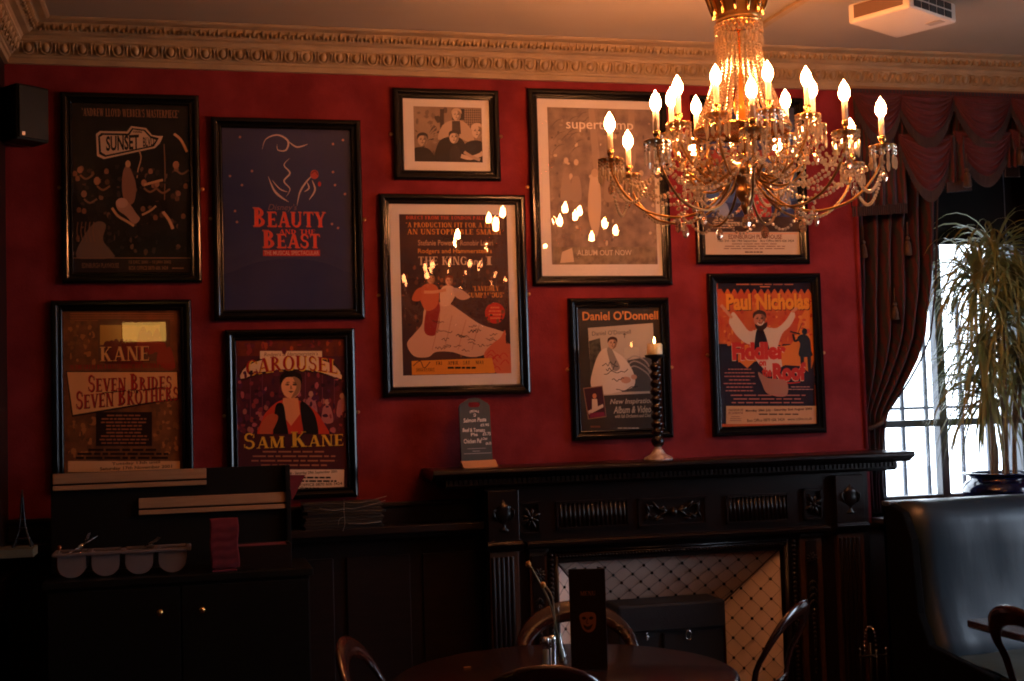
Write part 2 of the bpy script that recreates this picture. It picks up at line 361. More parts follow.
# ------------------------------------------------------------------ camera (eye level 1.6 m, about 6.2 m from the picture wall)
YAW,PIT,ROL=R(13.73),R(3.022),R(-1.702); FPX=1300; EYE=Vector((0,0,1.6)); WY=6.2
_f=Vector((math.sin(YAW)*math.cos(PIT),math.cos(YAW)*math.cos(PIT),math.sin(PIT))); _r=Vector((math.cos(YAW),-math.sin(YAW),0)); _u=_r.cross(_f)
_R=_r*math.cos(ROL)+_u*math.sin(ROL); _U=_u*math.cos(ROL)-_r*math.sin(ROL)
cam=bpy.data.cameras.new('camera'); co=bpy.data.objects.new('camera',cam); COL.objects.link(co)
co.matrix_world=Matrix(((_R.x,_U.x,-_f.x,EYE.x),(_R.y,_U.y,-_f.y,EYE.y),(_R.z,_U.z,-_f.z,EYE.z),(0,0,0,1)))
cam.sensor_width=36; cam.lens=36*FPX/1024; cam.clip_start=.05; S.camera=co
def ray(u,v): return _R*((u-512)/FPX)+_U*((340.5-v)/FPX)+_f
def atY(u,v,y): d=ray(u,v); return EYE+d*(y/d.y)
def atZ(u,v,z): d=ray(u,v); return EYE+d*((z-EYE.z)/d.z)
# ------------------------------------------------------------------ room
XL,XR,YB,ZC=-.82,5.6,-3.2,3.40
def room():
    b=MB(); b.box(XL-.3,XR+.3,YB-.3,WY+.7,-.1,0,M_floor); struct(b.build('floor'))
    b=MB(); b.box(XL-.3,XR+.3,YB-.3,WY+.7,ZC,ZC+.1,M_ceil); struct(b.build('ceiling'))
    b=MB(); W1=3.42
    for a in [(XL-.3,1.66,WY,WY+.6,0,ZC),(1.66,2.80,WY,WY+.6,.87,ZC),(1.66,2.80,WY+.35,WY+.6,0,.87),(2.80,W1,WY,WY+.6,0,ZC),
              (W1,4.85,WY,WY+.6,0,.98),(W1,4.85,WY,WY+.6,3.26,ZC),(4.85,XR+.3,WY,WY+.6,0,ZC)]: b.box(*a,M_wall)
    struct(b.build('wall_back'))
    b=MB(); b.box(XL-.3,XL,YB,WY,0,ZC,M_dado); struct(b.build('wall_left'))
    b=MB()
    for a in [(XR,XR+.3,YB,3.0,0,ZC),(XR,XR+.3,4.8,WY,0,ZC),(XR,XR+.3,3.0,4.8,0,.8),(XR,XR+.3,3.0,4.8,2.6,ZC)]: b.box(*a,M_wall)
    struct(b.build('wall_right'))
    b=MB(); b.box(XL-.3,XR+.3,YB-.3,YB,0,ZC,M_dado); struct(b.build('wall_front'))
    # cornice round the room, profile = (projection from wall, height)
    prof=[(0,3.235),(.02,3.235),(.022,3.258),(.030,3.262),(.034,3.270),(.040,3.273),(.062,3.292),(.076,3.322),(.083,3.325),(.085,3.334),(.095,3.345),(.122,3.349),(.128,3.353),(.150,3.366),(.166,3.385),(.172,3.387),(.205,3.388),(.215,3.392),(.22,3.397),(.22,ZC)]
    b=MB(); vs=[];fs=[]
    for p,z in prof: vs+=[(XL+p,YB+p,z),(XR-p,YB+p,z),(XR-p,WY-p,z),(XL+p,WY-p,z)]
    for i in range(len(prof)-1):
        for k in range(4): a=i*4; fs.append((a+k,a+(k+1)%4,a+4+(k+1)%4,a+4+k))
    b.faces(vs,fs,M_corn)
    def ornament(org,dirv,inw,L,n0=0):
        X=Matrix(((dirv[0],inw[0],0,org[0]),(dirv[1],inw[1],0,org[1]),(0,0,1,0),(0,0,0,1)))  # local: x along, y inward
        st=.078; n=int((L-.12)/st)
        for k in range(n):
            x=.07+st*(k+.5)
            b.ball((x,.066,3.298),.0165,M_corn,X,8,6,True,(1,.75,1.35))
            b.tube([(x-.024,.079,3.320),(x-.0255,.068,3.30),(x-.019,.056,3.278),(x,.05,3.270),(x+.019,.056,3.278),(x+.0255,.068,3.30),(x+.024,.079,3.320)],.0042,M_corn,5,X)
            b.faces([(x+st/2-.010,.080,3.322),(x+st/2+.010,.080,3.322),(x+st/2,.046,3.272),(x+st/2,.084,3.300)],[(0,3,2),(1,2,3),(0,1,3)],M_corn,False,X)
        st=.040; n=int((L-.28)/st)
        for k in range(n):
            x=.15+st*(k+.5)
            b.ball((x,.149,3.366),.012,M_corn,X,6,5,True,(.9,.8,1.35))
            b.box(x+st/2-.003,x+st/2+.003,.13,.165,3.355,3.384,M_corn,X)
    ornament((XL,WY),(1,0),(0,-1),XR-XL); ornament((XL,WY),(0,-1),(1,0),2.2); ornament((XR,WY),(0,-1),(-1,0),1.2)
    struct(b.build('trim_1'))
room()
# dado with shelf, left of the chimney piece
b=MB(); b.box(XL,1.33,6.14,WY,0,1.04,M_dado); b.box(XL,1.33,6.02,WY,1.04,1.075,M_dado); b.box(XL,1.33,6.07,WY,1.015,1.04,M_dado)
for i in range(6): x=XL+.05+i*.36; b.box(x,x+.30,6.128,6.141,.15,.93,M_dado)
b.box(XL,1.33,6.17,WY,1.075,1.155,M_dado); b.box(XL,1.33,6.155,WY,1.155,1.175,M_dado)
struct(b.build('trim_2',bevel=.004))
# red corner bead where the chimney wall meets the window bay
b=MB(); b.tube([(3.405,6.197,1.34),(3.405,6.197,3.234)],.012,M_wall,8); struct(b.build('trim_3'))
# ------------------------------------------------------------------ window
def window():
    x0,x1,z0,z1,y=3.42,4.85,.98,3.26,6.70
    b=MB()
    for a in [(x0,3.80,y,y+.07,z0,z1),(4.69,x1,y,y+.07,z0,z1),(x0,x1,y,y+.07,z0,z0+.06),(x0,x1,y,y+.07,z1-.08,z1),(4.15,4.20,y-.01,y+.06,z0,2.52),(3.8,4.69,y-.015,y+.06,1.43,1.47),(3.8,4.69,y-.01,y+.06,2.50,2.56)]: b.box(*a,M_winframe)
    w=b.build('window_1',bevel=.004); struct(w)
    b=MB(); b.box(3.80,4.15,y+.03,y+.036,z0+.06,2.50,M_winglass); b.box(4.20,4.69,y+.03,y+.036,z0+.06,2.50,M_winglass); p=b.build('window_pane',w)
    b=MB(); b.box(x0-.0,x1,6.05,y,z0-.03,z0,M_winframe); b.build('window_sill',w,bevel=.006)
    b=MB(); b.box(x0,x1,y+.07,y+.5,z0-.3,z0-.02,M_winframe); b.box(x0-.3,x0,y+.0,y+.4,z0-.3,z1+.2,M_winframe); b.box(x1,x1+.3,y,y+.4,z0-.3,z1+.2,M_winframe); b.box(x0-.3,x1+.3,y+.07,y+.4,z1,z1+.3,M_winframe); struct(b.build('trim_4'))
    # dark roller blind over the top lights
    r=empty('roller_blind',(4.25,y-.04,3.24)); tag(r,'dark blind drawn over the top of the bright window behind the tall plant','blind')
    b=MB(); b.grid(lambda u,v:(-.82+1.41*u,.004*math.sin(v*7),-.02-.72*v),6,8,M_black); b.build('blind_fabric',r,solid=.003)
    b=MB(); b.tube([(-.82,0,0),(.59,0,0)],.022,M_black,10); b.build('roller',r); b=MB(); b.box(-.82,.59,-.008,.008,-.765,-.735,M_black); b.build('bottom_bar',r)
    # cord hanging in front of the blind
    o=MB(); o.tube([(4.565,6.58,3.2),(4.565,6.58,2.42)],.003,M_railing,5); tag(o.build('blind_cord'),'thin grey pull cord hanging down the dark blind at the right edge','cord')
    # iron railings in the street outside
    r=empty('iron_railing',(4.25,7.6,.3)); tag(r,'thin dark iron railing seen through the bright window','railing')
    b=MB(); 
    for z in (1.22,.12): b.box(-1.2,1.3,-.012,.012,z,z+.018,M_railing)
    b.build('rail',r)
    for px in (903,927,962,988):
        p=atY(px,430,7.6); b=MB(); b.box(-.011,.011,-.011,.011,-.1,1.95,M_railing); b.build('railing_bar',r,loc=(p.x-4.25,0,0))
window()
def winlight():   # second window, in the right-hand wall out of the picture
    b=MB(); y0,y1,z0,z1=3.0,4.8,.8,2.6
    for a in [(XR,XR+.06,y0,y0+.06,z0,z1),(XR,XR+.06,y1-.06,y1,z0,z1),(XR,XR+.06,y0,y1,z0,z0+.06),(XR,XR+.06,y0,y1,z1-.06,z1),(XR,XR+.05,3.87,3.93,z0,z1),(XR,XR+.05,y0,y1,1.7,1.74)]: b.box(*a,M_winframe)
    w=b.build('window_2'); struct(w)
    b=MB(); b.box(XR+.02,XR+.026,y0+.06,y1-.06,z0+.06,z1-.06,M_winglass); b.build('window_pane',w)
    l=bpy.data.lights.new('daylight','AREA'); l.shape='RECTANGLE'; l.size=1.6; l.size_y=1.6; l.energy=DAY; l.color=(.55,.74,1)
    o=bpy.data.objects.new('daylight',l); COL.objects.link(o); o.location=(XR+.12,3.9,1.75); o.rotation_euler=(0,R(62),0); l.spread=R(125)
DAY=15
winlight()
W=bpy.data.worlds.new('World'); S.world=W; W.use_nodes=True; bg=W.node_tree.nodes['Background']
tcw=W.node_tree.nodes.new('ShaderNodeTexCoord'); nz=W.node_tree.nodes.new('ShaderNodeTexNoise'); nz.inputs['Scale'].default_value=3; rp=W.node_tree.nodes.new('ShaderNodeValToRGB')
rp.color_ramp.elements[0].color=(.72,.85,1,1); rp.color_ramp.elements[1].color=(.9,.96,1,1)
W.node_tree.links.new(tcw.outputs['Generated'],nz.inputs['Vector']); W.node_tree.links.new(nz.outputs[0],rp.inputs[0]); W.node_tree.links.new(rp.outputs[0],bg.inputs[0]); bg.inputs[1].default_value=6
# ------------------------------------------------------------------ framed pictures
FY=6.17
def framed(kind,x0,x1,z0,z1,label,cat,art,mount=None,fw=.050,glass=(0,0),bow=.0,group='framed pictures on the red wall',lean=0,hooks=False,turn=(0,0)):
    k=FY/WY; x0,x1=x0*k,x1*k; z0,z1=1.6+(z0-1.6)*k,1.6+(z1-1.6)*k
    cx,cz,w,h=(x0+x1)/2,(z0+z1)/2,x1-x0,z1-z0
    root=empty(kind,(cx,WY-abs(math.sin(R(turn[0])))*w/2-abs(math.sin(R(turn[1])))*h/2,cz),(R(turn[1]),0,R(turn[0]))); tag(root,label,cat,group)
    # moulding: four mitred lengths; profile (inwards, out from wall)
    pr=[(0,.002),(0,.020),(.004,.027),(.012,.031),(.022,.031),(.028,.027),(.031,.021),(.036,.020),(.041,.024),(.046,.023),(fw,.018),(fw,.006)]
    b=MB(); vs=[];fs=[]
    for u,d in pr: vs+=[(-w/2+u,-d,-h/2+u),(w/2-u,-d,-h/2+u),(w/2-u,-d,h/2-u),(-w/2+u,-d,h/2-u)]
    n=len(pr)
    for i in range(n-1):
        for q in range(4): fs.append((i*4+q,i*4+(q+1)%4,i*4+4+(q+1)%4,i*4+4+q))
    b.faces(vs,fs,M_blackframe,False); b.build('frame',root,bevel=.0012)
    b=MB(); b.box(-w/2+.004,w/2-.004,-.006,-.001,-h/2+.004,h/2-.004,M_black); b.build('backing_board',root)
    iw,ih=w-2*fw,h-2*fw
    pw,ph,pcx,pcz=iw,ih,0,0
    if mount:   # sheet rectangle given in photo px inside the mount
        a=atY(mount[0],(mount[1]+mount[3])/2,6.189); c=atY(mount[2],(mount[1]+mount[3])/2,6.189); t=atY((mount[0]+mount[2])/2,mount[1],6.189); bt=atY((mount[0]+mount[2])/2,mount[3],6.189)
        pcx,pcz,pw,ph=(a.x+c.x)/2-cx,(t.z+bt.z)/2-cz,c.x-a.x,t.z-bt.z
        b=MB(); X0,X1,Z0,Z1=-iw/2-.006,iw/2+.006,-ih/2-.006,ih/2+.006; A,B_,C_,D_=pcx-pw/2,pcx+pw/2,pcz-ph/2,pcz+ph/2
        b.box(X0,X1,-.012,-.010,D_,Z1,M_matboard); b.box(X0,X1,-.012,-.010,Z0,C_,M_matboard); b.box(X0,A,-.012,-.010,C_,D_,M_matboard); b.box(B_,X1,-.012,-.010,C_,D_,M_matboard)
        b.build('mount_board',root)
        pw+=.006; ph+=.006
    o=art(cx+pcx,cz+pcz,pw,ph); o.parent=root; o.location=(pcx,-.0075,pcz)
    # glazing, slightly bowed acrylic
    gx,gz=glass
    b=MB(); b.grid(lambda u,v:((u-.5)*(iw+.006),-.0165+(u-.5)*gx+(v-.5)*gz-bow*(1-(2*u-1)**2)*(1-(2*v-1)**2),(v-.5)*(ih+.006)),12,12,M_glass)
    b.build('glazing',root)
    if hooks:
        for sx in (-1,1):
            b=MB(); b.lathe([(.001,0),(.009,.001),(.009,.004),(.004,.006),(.001,.006)],(0,0,0),M_brassd,10,X=Matrix.Rotation(R(90),4,'X')); b.build('mirror_plate',root,loc=(sx*(w/2+.009),-.003,.0))
    return root
class PArt(Art):   # sheet whose drawing coordinates are photo pixels on the wall plane
    def __init__(s,cx,cz,W,H,base):
        Art.__init__(s,0,0,1,1,W,H,base); s.cx,s.cz=cx,cz
    def m(s,p):
        q=atY(p[0],p[1],6.191); return (q.x-s.cx,q.z-s.cz)
    def text(s,t,x0,y0,x1,y1,m,serif=False,bold=.012,shear=0,skew=0,arch=0,caps=1.28,shadow=None):
        P=serif_polys(t,caps) if serif else text_polys(t,bold,shear)
        X=[p[0] for f in P for p in f]; Y=[p[1] for f in P for p in f]; a,b,c,d=min(X),max(X),min(Y),max(Y)
        l,r=s.m((x0,(y0+y1)/2)),s.m((x1,(y0+y1)/2)); tp,bt=s.m(((x0+x1)/2,y0)),s.m(((x0+x1)/2,y1)); k=.0048
        def f(p,dx=0,dy=0):
            u=(p[0]-a)/(b-a);v=(p[1]-c)/(d-c)
            return (l[0]+(r[0]-l[0])*u+dx*k, bt[1]+(tp[1]-bt[1])*v+(skew*u+arch*4*u*(1-u)-dy)*k)
        for mm,dx,dy in ([shadow] if shadow else [])+[(m,0,0)]:
            s.lay+=.000025
            for q in P: s.b.faces([(f(p,dx,dy)[0],-s.lay,f(p,dx,dy)[1]) for p in q],[tuple(range(len(q)))],mm)
        return s
    def done(s): return s.b.build('print',None,recalc=False)
b=MB(); b.box(3.34,XR,6.16,WY,0,.95,M_dado); b.box(3.34,XR,6.15,WY,.93,.95,M_dado); struct(b.build('trim_5',bevel=.003))
INK[0]=.85
cream=pm((225,205,180)); sk=pm((205,140,105)); dk=pm((10,8,9)); hair=pm((30,18,14))
def art_sunset(cx,cz,W,H):
    INK[0]=.88
    a=PArt(cx,cz,W,H,pm((15,12,12),(26,21,20),9)); g=pm((214,160,116)); gd=pm((140,100,74))
    a.text('"ANDREW LLOYD WEBBER\'S MASTERPIECE"',82,109,179,117,pm((170,120,86)),serif=True,caps=1)
    bd=pm((220,186,156))
    a.poly([(96,134),(100,131),(127,131.5),(131,126),(146,128),(152,135),(158,136),(163,136),(160,143),(155,148),(104,159),(97,156)],bd)
    a.poly([(98,136),(101,133),(128,133.5),(132,128),(145,129.6),(151,136),(159,138),(154,146.5),(105,157),(99,154)],dk)
    a.poly([(100,137),(103,135),(129,135.5),(133,129.5),(144,131),(150,137.5),(156,140),(152,145.5),(106,155),(101,152)],bd)
    a.text('SUNSET',106,136.5,139,151.5,dk,bold=.03,skew=2.5); a.text('BLVD',143,137.5,154,147,dk,bold=.02,skew=1)
    a.text('10086',133,130.6,142,133,dk,bold=.02)
    a.stroke([(139,150),(141,158),(138,170),(137,178)],1.2,g); a.stroke([(164,144),(165,170),(164.5,200)],1,gd)
    a.speckle(73,166,190,254,150,[(52,40,38),(70,50,44),(96,66,52),(40,34,36),(120,84,64),(30,26,28),(30,26,28)],5)
    # huddled crowd with a gowned woman in the middle
    r=random.Random(3)
    for i in range(34):
        x=r.uniform(74,188); y=r.uniform(168,222); q_=r.randint(90,170); c=pm((q_,int(q_*.68),int(q_*.52)))
        a.ell(x,y,2.4,3,c,10); a.blob([(x-5,y+14),(x-4,y+4),(x,y+2.5),(x+4,y+4),(x+5,y+14)],pm((34,26,26)))
    a.blob([(123,172),(127,165),(131,170),(136,185),(134,202),(126,204),(122,190)],pm((150,104,84))); a.ell(128,164,2.6,3.6,g)
    for x,y,s_ in ((97,181,4.2),(84,194,3.6),(144,183,3.5),(176,165,4),(80,170,3.4),(157,184,3.2)): a.ell(x,y,s_*.8,s_,pm((180,122,90)),12); a.stroke([(x,y+5),(x+6,y+9),(x+13,y+5)],2,gd)
    a.blob([(116,202),(122,199),(129,203),(136,213),(140,219),(134,224),(126,216),(118,210)],pm((180,134,112))); a.ell(122,203,6,5,pm((200,156,134)))
    a.stroke([(112,208),(118,216),(128,222),(134,226)],2.5,g); a.stroke([(142,215),(150,211),(156,206)],2,g); a.stroke([(163,212),(169,220),(173,229)],3,g)
    a.stroke([(174,134),(181,140),(187,152)],2.5,g); a.stroke([(144,185),(155,182),(163,180)],2.4,g)
    a.blob([(77,258),(84,236),(96,222),(106,225),(103,240),(112,252),(112,258)],pm((124,96,80)))
    for k in range(5): a.stroke([(78+k*4,222),(77+k*4,232),(79+k*4,242)],1,gd)
    a.rect(74,257.5,192,258.6,gd); a.rect(74,259,192,273,pm((40,28,26)))
    a.text('EDINBURGH PLAYHOUSE',82,263,119,268,gd,bold=.02); a.text('12 DEC 2001 - 12 JAN 2002',129,260.5,171,264.5,gd,bold=.02); a.text('BOX OFFICE 0870 606 3424',129,266,168,270,gd,bold=.02); a.lines(169,267,187,270,1,gd)
    return a.done()
def art_beauty(cx,cz,W,H):
    INK[0]=.88
    a=PArt(cx,cz,W,H,pm((44,50,92),(60,58,92),3)); gr=pm((190,150,130)); pale=pm((220,186,170))
    r=random.Random(5)
    for x,y in ((240,137),(333,144),(230,176),(242,185),(333,172),(335,185),(343,140),(235,211),(338,228),(237,222),(332,224),(252,171),(345,194)): a.ell(x,y,1.3,1.3,pm((200,130,110)),8)
    # plain flourishes in place of the drawn profile, and a rose
    a.stroke([(262,150),(266,139),(278,135),(288,141),(286,150),(278,150),(277,144)],1.8,pale,True); a.stroke([(288,141),(297,147),(308,144)],1.6,pale,True)
    a.stroke([(268,176),(274,190),(281,197),(289,202)],2.2,pale,True); a.stroke([(272,180),(280,189),(288,192)],1.4,pale,True)
    a.stroke([(290,158),(284,165),(290,173),(284,181),(290,189),(286,197)],1.6,pale,True)
    a.stroke([(297,206),(300,192),(307,181),(313,175)],1.8,pale,True); a.stroke([(309,200),(315,190),(312,180)],1.8,pale,True); a.stroke([(304,192),(309,188),(307,182)],1.6,pale,True)
    a.ell(314.5,174.5,4.2,4.6,pm((190,70,60))); a.stroke([(311,174),(315,171),(318,175)],.9,pm((110,30,30))); a.ell(319.5,184,1.6,2.4,pm((200,40,30)))
    red=pm((245,88,66)); rd2=pm((190,50,50))
    a.text("Disney's",268,204,297,212,pm((140,100,110)),bold=.0,shear=.3)
    a.text('Beauty',253.5,208,326,227.5,red,serif=True,shadow=(pm((214,120,96)),-.6,-.6)); a.text('AND THE',279,229.5,315,234,red,serif=True,caps=1)
    a.text('Beast',263,230.5,320,248.5,red,serif=True,shadow=(pm((214,120,96)),-.6,-.6)); a.rect(263,250,320,256,rd2); a.text('THE MUSICAL SPECTACULAR',264,250.7,319,255,pm((226,170,150)),bold=.01)
    return a.done()
def art_kane(cx,cz,W,H):
    INK[0]=.88
    a=PArt(cx,cz,W,H,pm((150,92,50),(112,68,38),14)); br=pm((255,190,116)); rd=pm((190,44,36)); dkb=pm((48,24,22))
    for i in range(4): a.rect(70,313+i*2.3,174,314+i*2.3,pm((176,104,62)))
    a.rect(98,320,170,361,pm((120,76,48)))
    a.speckle(68,318,96,366,40,[(150,96,50),(190,120,64),(120,76,44)],2); a.speckle(154,400,178,456,40,[(150,96,50),(190,120,64),(120,76,44)],3); a.speckle(68,418,94,456,40,[(150,96,50),(190,120,64),(120,76,44)],4)
    a.rect(100,325,160,345,pm((214,160,70)))  # bar lamp's yellow reflection painted into the print
    r=random.Random(8)
    for i in range(8): x=108+i*4.5+r.uniform(-1,1); a.blob([(x-4,362),(x-4,345),(x,339+r.uniform(-1,2)),(x+4,345),(x+5,362)],pm((110+i*4,44,30)))
    for x,y in ((143,330),(149,334),(157,332),(163,345),(169,350)): a.blob([(x-6,y+18),(x-3,y),(x+2,y-2),(x+6,y+18)],pm((170,66,40)))
    a.text('KANE',100,346.5,149,361,br,serif=True,caps=1,shadow=(dkb,.7,.7))
    a.text('IN THE GREAT BIG BARNSTORMING HIT WESTERN MUSICAL',70,364,176,368.5,rd,serif=True,caps=1)
    a.poly([(66,371),(178,371),(179,399),(72,417)],dkb); a.poly([(67,372),(177,372),(178,397.5),(73,415)],pm((255,186,120)))
    a.text('Seven Brides',88,374,171,391,rd,serif=True,shadow=(dkb,.5,.5),skew=1); a.text('Seven Brothers',76,390,178,408,rd,serif=True,shadow=(dkb,.5,.5),skew=6)
    a.text('FOR',128,389.5,139,393.5,dkb,serif=True,caps=1); a.stroke([(102,393),(126,391)],.8,dkb); a.stroke([(142,390),(165,387)],.8,dkb)
    a.rect(96,412,152,446,dkb); a.lines(98,414,150,445,9,pm((170,104,66)))
    a.lines(70,448,176,460,3,dkb,th=.55); a.rect(68,461,180,472,pm((255,196,140))); a.text('Tuesday 13th until',112,461.5,160,465,dkb); a.text('Saturday 17th November 2001',100,466,172,470,dkb)
    return a.done()
def art_carousel(cx,cz,W,H):
    INK[0]=.88
    a=PArt(cx,cz,W,H,pm((66,30,54),(104,36,46),8)); r=random.Random(4); yel=pm((255,205,70)); ban=pm((255,220,176))
    a.rect(232,338,348,356,pm((128,56,34),(96,36,40),20)); 
    for i in range(60):
        x=r.uniform(236,345); y=r.uniform(394,432); a.ell(x,y,2.2,3,pm(r.choice([(150,60,60),(110,44,66),(180,110,100),(70,28,50)])),8)
    for x in (250,262,305,322,334): a.rect(x,372,x+.8,420,pm((120,60,80)))
    for x,y in ((311,400),(327,408),(342,402)): a.ell(x,y-6,2.4,3,pm((205,150,130))); a.blob([(x-5,y+14),(x-4,y),(x,y-3),(x+4,y),(x+6,y+14)],pm((190,120,120)))
    a.blob([(239,381),(246,364),(270,356),(292,354),(314,356),(336,364),(343,381),(320,374),(292,371),(262,374)],pm((60,26,24)),3)
    a.blob([(240.5,379),(247,366),(270,358),(292,356),(314,358),(335,366),(341.5,379),(320,372),(292,369),(262,372)],ban,3)
    a.poly([(260,351),(322,351),(322,359),(260,359)],ban); a.text("Rodgers & Hammerstein's",264,352,318,357,pm((130,70,56)),bold=0,shear=.2)
    a.text('CAROUSEL',246,360,337,375,pm((176,32,28)),serif=True,caps=1,arch=4.5,shadow=(yel,.9,.9))
    a.speckle(233,372,348,436,130,[(110,40,60),(70,30,60),(150,60,70),(60,24,44),(190,100,110),(90,36,80)],6)
    a.speckle(233,340,348,352,30,[(190,80,40),(150,50,50),(110,40,60)],7)
    # portrait: dark-haired smiling man, red shirt, black waistcoat, hand raised
    a.blob([(262,440),(262,420),(270,408),(282,400),(298,400),(312,408),(322,420),(326,440)],pm((214,66,44)))
    a.poly([(283,398),(298,398),(300,414),(291,426),(282,414)],pm((240,160,110)))
    a.blob([(274,440),(274,420),(276,405),(283,404),(286,420),(288,440)],pm((24,16,20))); a.blob([(300,404),(308,405),(316,418),(318,440),(306,440)],pm((24,16,20)))
    a.face(291,386,12.5,pm((255,184,130)),pm((32,18,18)))
    a.blob([(260,434),(262,422),(270,414),(278,416),(275,426),(268,436)],pm((204,96,62)))
    a.rect(232,434,349,492,pm((78,30,40))) 
    a.text('Sam Kane',244,431.5,343,447.5,yel,serif=True,shadow=(pm((60,24,20)),.8,.8),caps=1.35)
    a.lines(246,450,342,468,4,pm((180,120,90)),th=.35); a.rect(288,469.5,344,489.5,pm((245,220,195)))
    a.text('18 - Saturday 29th September 2001',289,471,337,474.5,dk); a.lines(290,476,340,483,2,dk,th=.5); a.text('BOX OFFICE 0870 606 3424',290,483,342,486,dk); a.lines(294,487,325,489,1,dk)
    return a.done()
def art_photo(cx,cz,W,H):
    INK[0]=.85
    a=PArt(cx,cz,W,H,pm((160,134,112),(122,98,82),6)); d1=pm((40,30,28)); d2=pm((58,46,42)); f1=pm((208,180,156)); f2=pm((186,158,136)); h1=pm((196,168,140))
    a.speckle(415,109,481,160,70,[(120,98,82),(90,72,62),(150,126,108),(70,56,50)],9)
    a.rect(464,109,482,128,pm((150,126,108)))
    for i in range(9): a.rect(464+i*2.1,109,464.5+i*2.1,128,d2)
    for i in range(8): a.rect(464,110+i*2.4,482,110.5+i*2.4,d2)
    for k in range(12): ang=R(200+k*14); a.stroke([(425,140),(425+10*math.cos(ang),138+9*math.sin(ang)),(425+18*math.cos(ang),139+17*math.sin(ang))],1.6,pm((150,126,106)),True)
    a.rect(440,109,444,132,d2); a.rect(452,109,464,120,d1)
    a.blob([(438,138),(442,126),(450,121),(462,121),(470,128),(474,141),(466,141),(456,136),(446,137)],f2); a.poly([(452,121),(460,121),(461,134),(452,134)],d2)
    a.face(456.5,115,5.6,f1,h1); a.stroke([(438,138),(447,139),(454,141)],3,f2)
    a.blob([(436,163),(437,146),(444,138),(460,138),(466,148),(466,163)],d1); a.face(454,137.5,6,f1,d1,d1); a.blob([(451,163),(450,150),(456,145),(460,152),(458,163)],d2)
    a.blob([(412,163),(413,150),(420,147),(430,150),(436,163)],d1); a.face(422.5,140,6.2,f2,d1,d1)
    a.blob([(462,163),(463,147),(470,141),(480,141),(483,146),(483,163)],d1); a.face(477,131.5,6.8,f1,f1,d1); a.stroke([(461,156),(470,158),(480,155),(483,152)],4,f1); a.stroke([(464,152),(472,157),(480,160)],3,f2)
    return a.done()
def art_king(cx,cz,W,H):
    INK[0]=.85
    a=PArt(cx,cz,W,H,pm((58,36,44),(84,48,40),5)); yel=pm((226,148,66)); whi=pm((224,190,160)); rd=pm((196,48,34))
    a.text('DIRECT FROM THE LONDON PALLADIUM',406,216,500,219.5,pm((210,84,50)),serif=True,caps=1)
    a.text('"A PRODUCTION FIT FOR A KING"',406,222.5,500,227.5,yel,serif=True,caps=1); a.text('AN UNSTOPPABLE SMASH!',407,229,501,234.5,yel,serif=True,caps=1)
    a.text('Stefanie Powers   Ronobir Lahiri',418,240,493,245.5,pm((196,150,120))); a.text("Rodgers and Hammerstein's",418,248.5,492,254.5,yel)
    a.text('THE KING',418.5,256.5,467,265,whi,serif=True,caps=1); a.text('and',470,258,482.5,265,whi); a.text('I',486,256.5,492,265,whi,serif=True,caps=1)
    a.text('"LAVISHLY',473,286,499,291,yel,serif=True,caps=1); a.text('SUMPTUOUS"',468,292.5,504,297.5,yel,serif=True,caps=1)
    a.ell(495,313,10,10.5,rd,24); a.lines(488,306,502,320,4,pm((230,120,80)),th=.5)
    a.speckle(402,266,508,358,170,[(70,44,48),(100,58,48),(52,32,44),(130,74,52),(46,30,42)],8,.8,2.4)
    # dancing couple: man in red silk, woman in a huge pale gown
    g1=pm((214,164,136)); g2=pm((196,142,114))
    a.blob([(407,344),(414,334),(422,324),(424,310),(430,300),(438,302),(450,304),(462,312),(480,324),(498,330),(506,334),(498,344),(486,354),(470,357),(452,352),(436,352),(428,357),(414,356)],g1,5)
    a.blob([(428,302),(434,296),(440,306),(438,330),(432,336),(424,330)],pm((150,40,36))); a.blob([(421,302),(420,290),(426,284),(435,285),(439,292),(437,306),(427,311)],pm((196,96,60))); a.blob([(441,305),(440,292),(444,286),(452,286),(456,292),(453,300),(448,306)],pm((226,180,150))); a.blob([(453,288),(462,290),(470,297),(462,300),(455,296)],pm((214,164,136))); a.blob([(412,300),(416,290),(423,288),(421,300)],pm((196,96,60)))
    a.face(431,279,5,pm((214,146,110)),pm((30,20,20))); a.face(449,281,4.6,pm((222,160,126)),pm((120,50,30))); a.stroke([(424,292),(434,292),(446,290)],3,pm((214,146,110)))
    for x in (440,452,466,480): a.stroke([(x,312+(x-440)*.3),(x-4,334),(x-8,350)],1,g2)
    r=random.Random(2); ink=pm((52,34,36))
    for i in range(26):   # handwriting over the gown
        x=r.uniform(430,492); y=r.uniform(316+max(0,(x-440))*.28,350); p=[(x,y)]
        for k in range(6): p.append((x+1.3*(k+1),y+r.uniform(-1.6,1.6)))
        a.stroke(p,.55,ink,n=3)
    a.blob([(484,354),(492,344),(500,338),(505,330),(506,343),(511,346),(511,373),(498,374),(488,364)],pm((206,104,70)))
    for i in range(10): x=r.uniform(490,508); y=r.uniform(345,370); a.stroke([(x-5,y+3),(x,y-2),(x+4,y+2)],.8,rd)
    a.poly([(411.5,361),(492,358),(495,373),(412,375)],pm((224,142,44))); a.text('EDINBURGH PLAYHOUSE',416,368,434.5,371.5,dk,bold=.02,serif=True,caps=1); a.text('FRI 19 APRIL - SAT 18 MAY 2002',436,361,484,364.5,dk,bold=.03,serif=True,caps=1); a.lines(440,366,484,370,1,dk,th=.5)
    a.stroke([(413,366),(420,361),(424,368),(430,362)],.8,ink)
    return a.done()
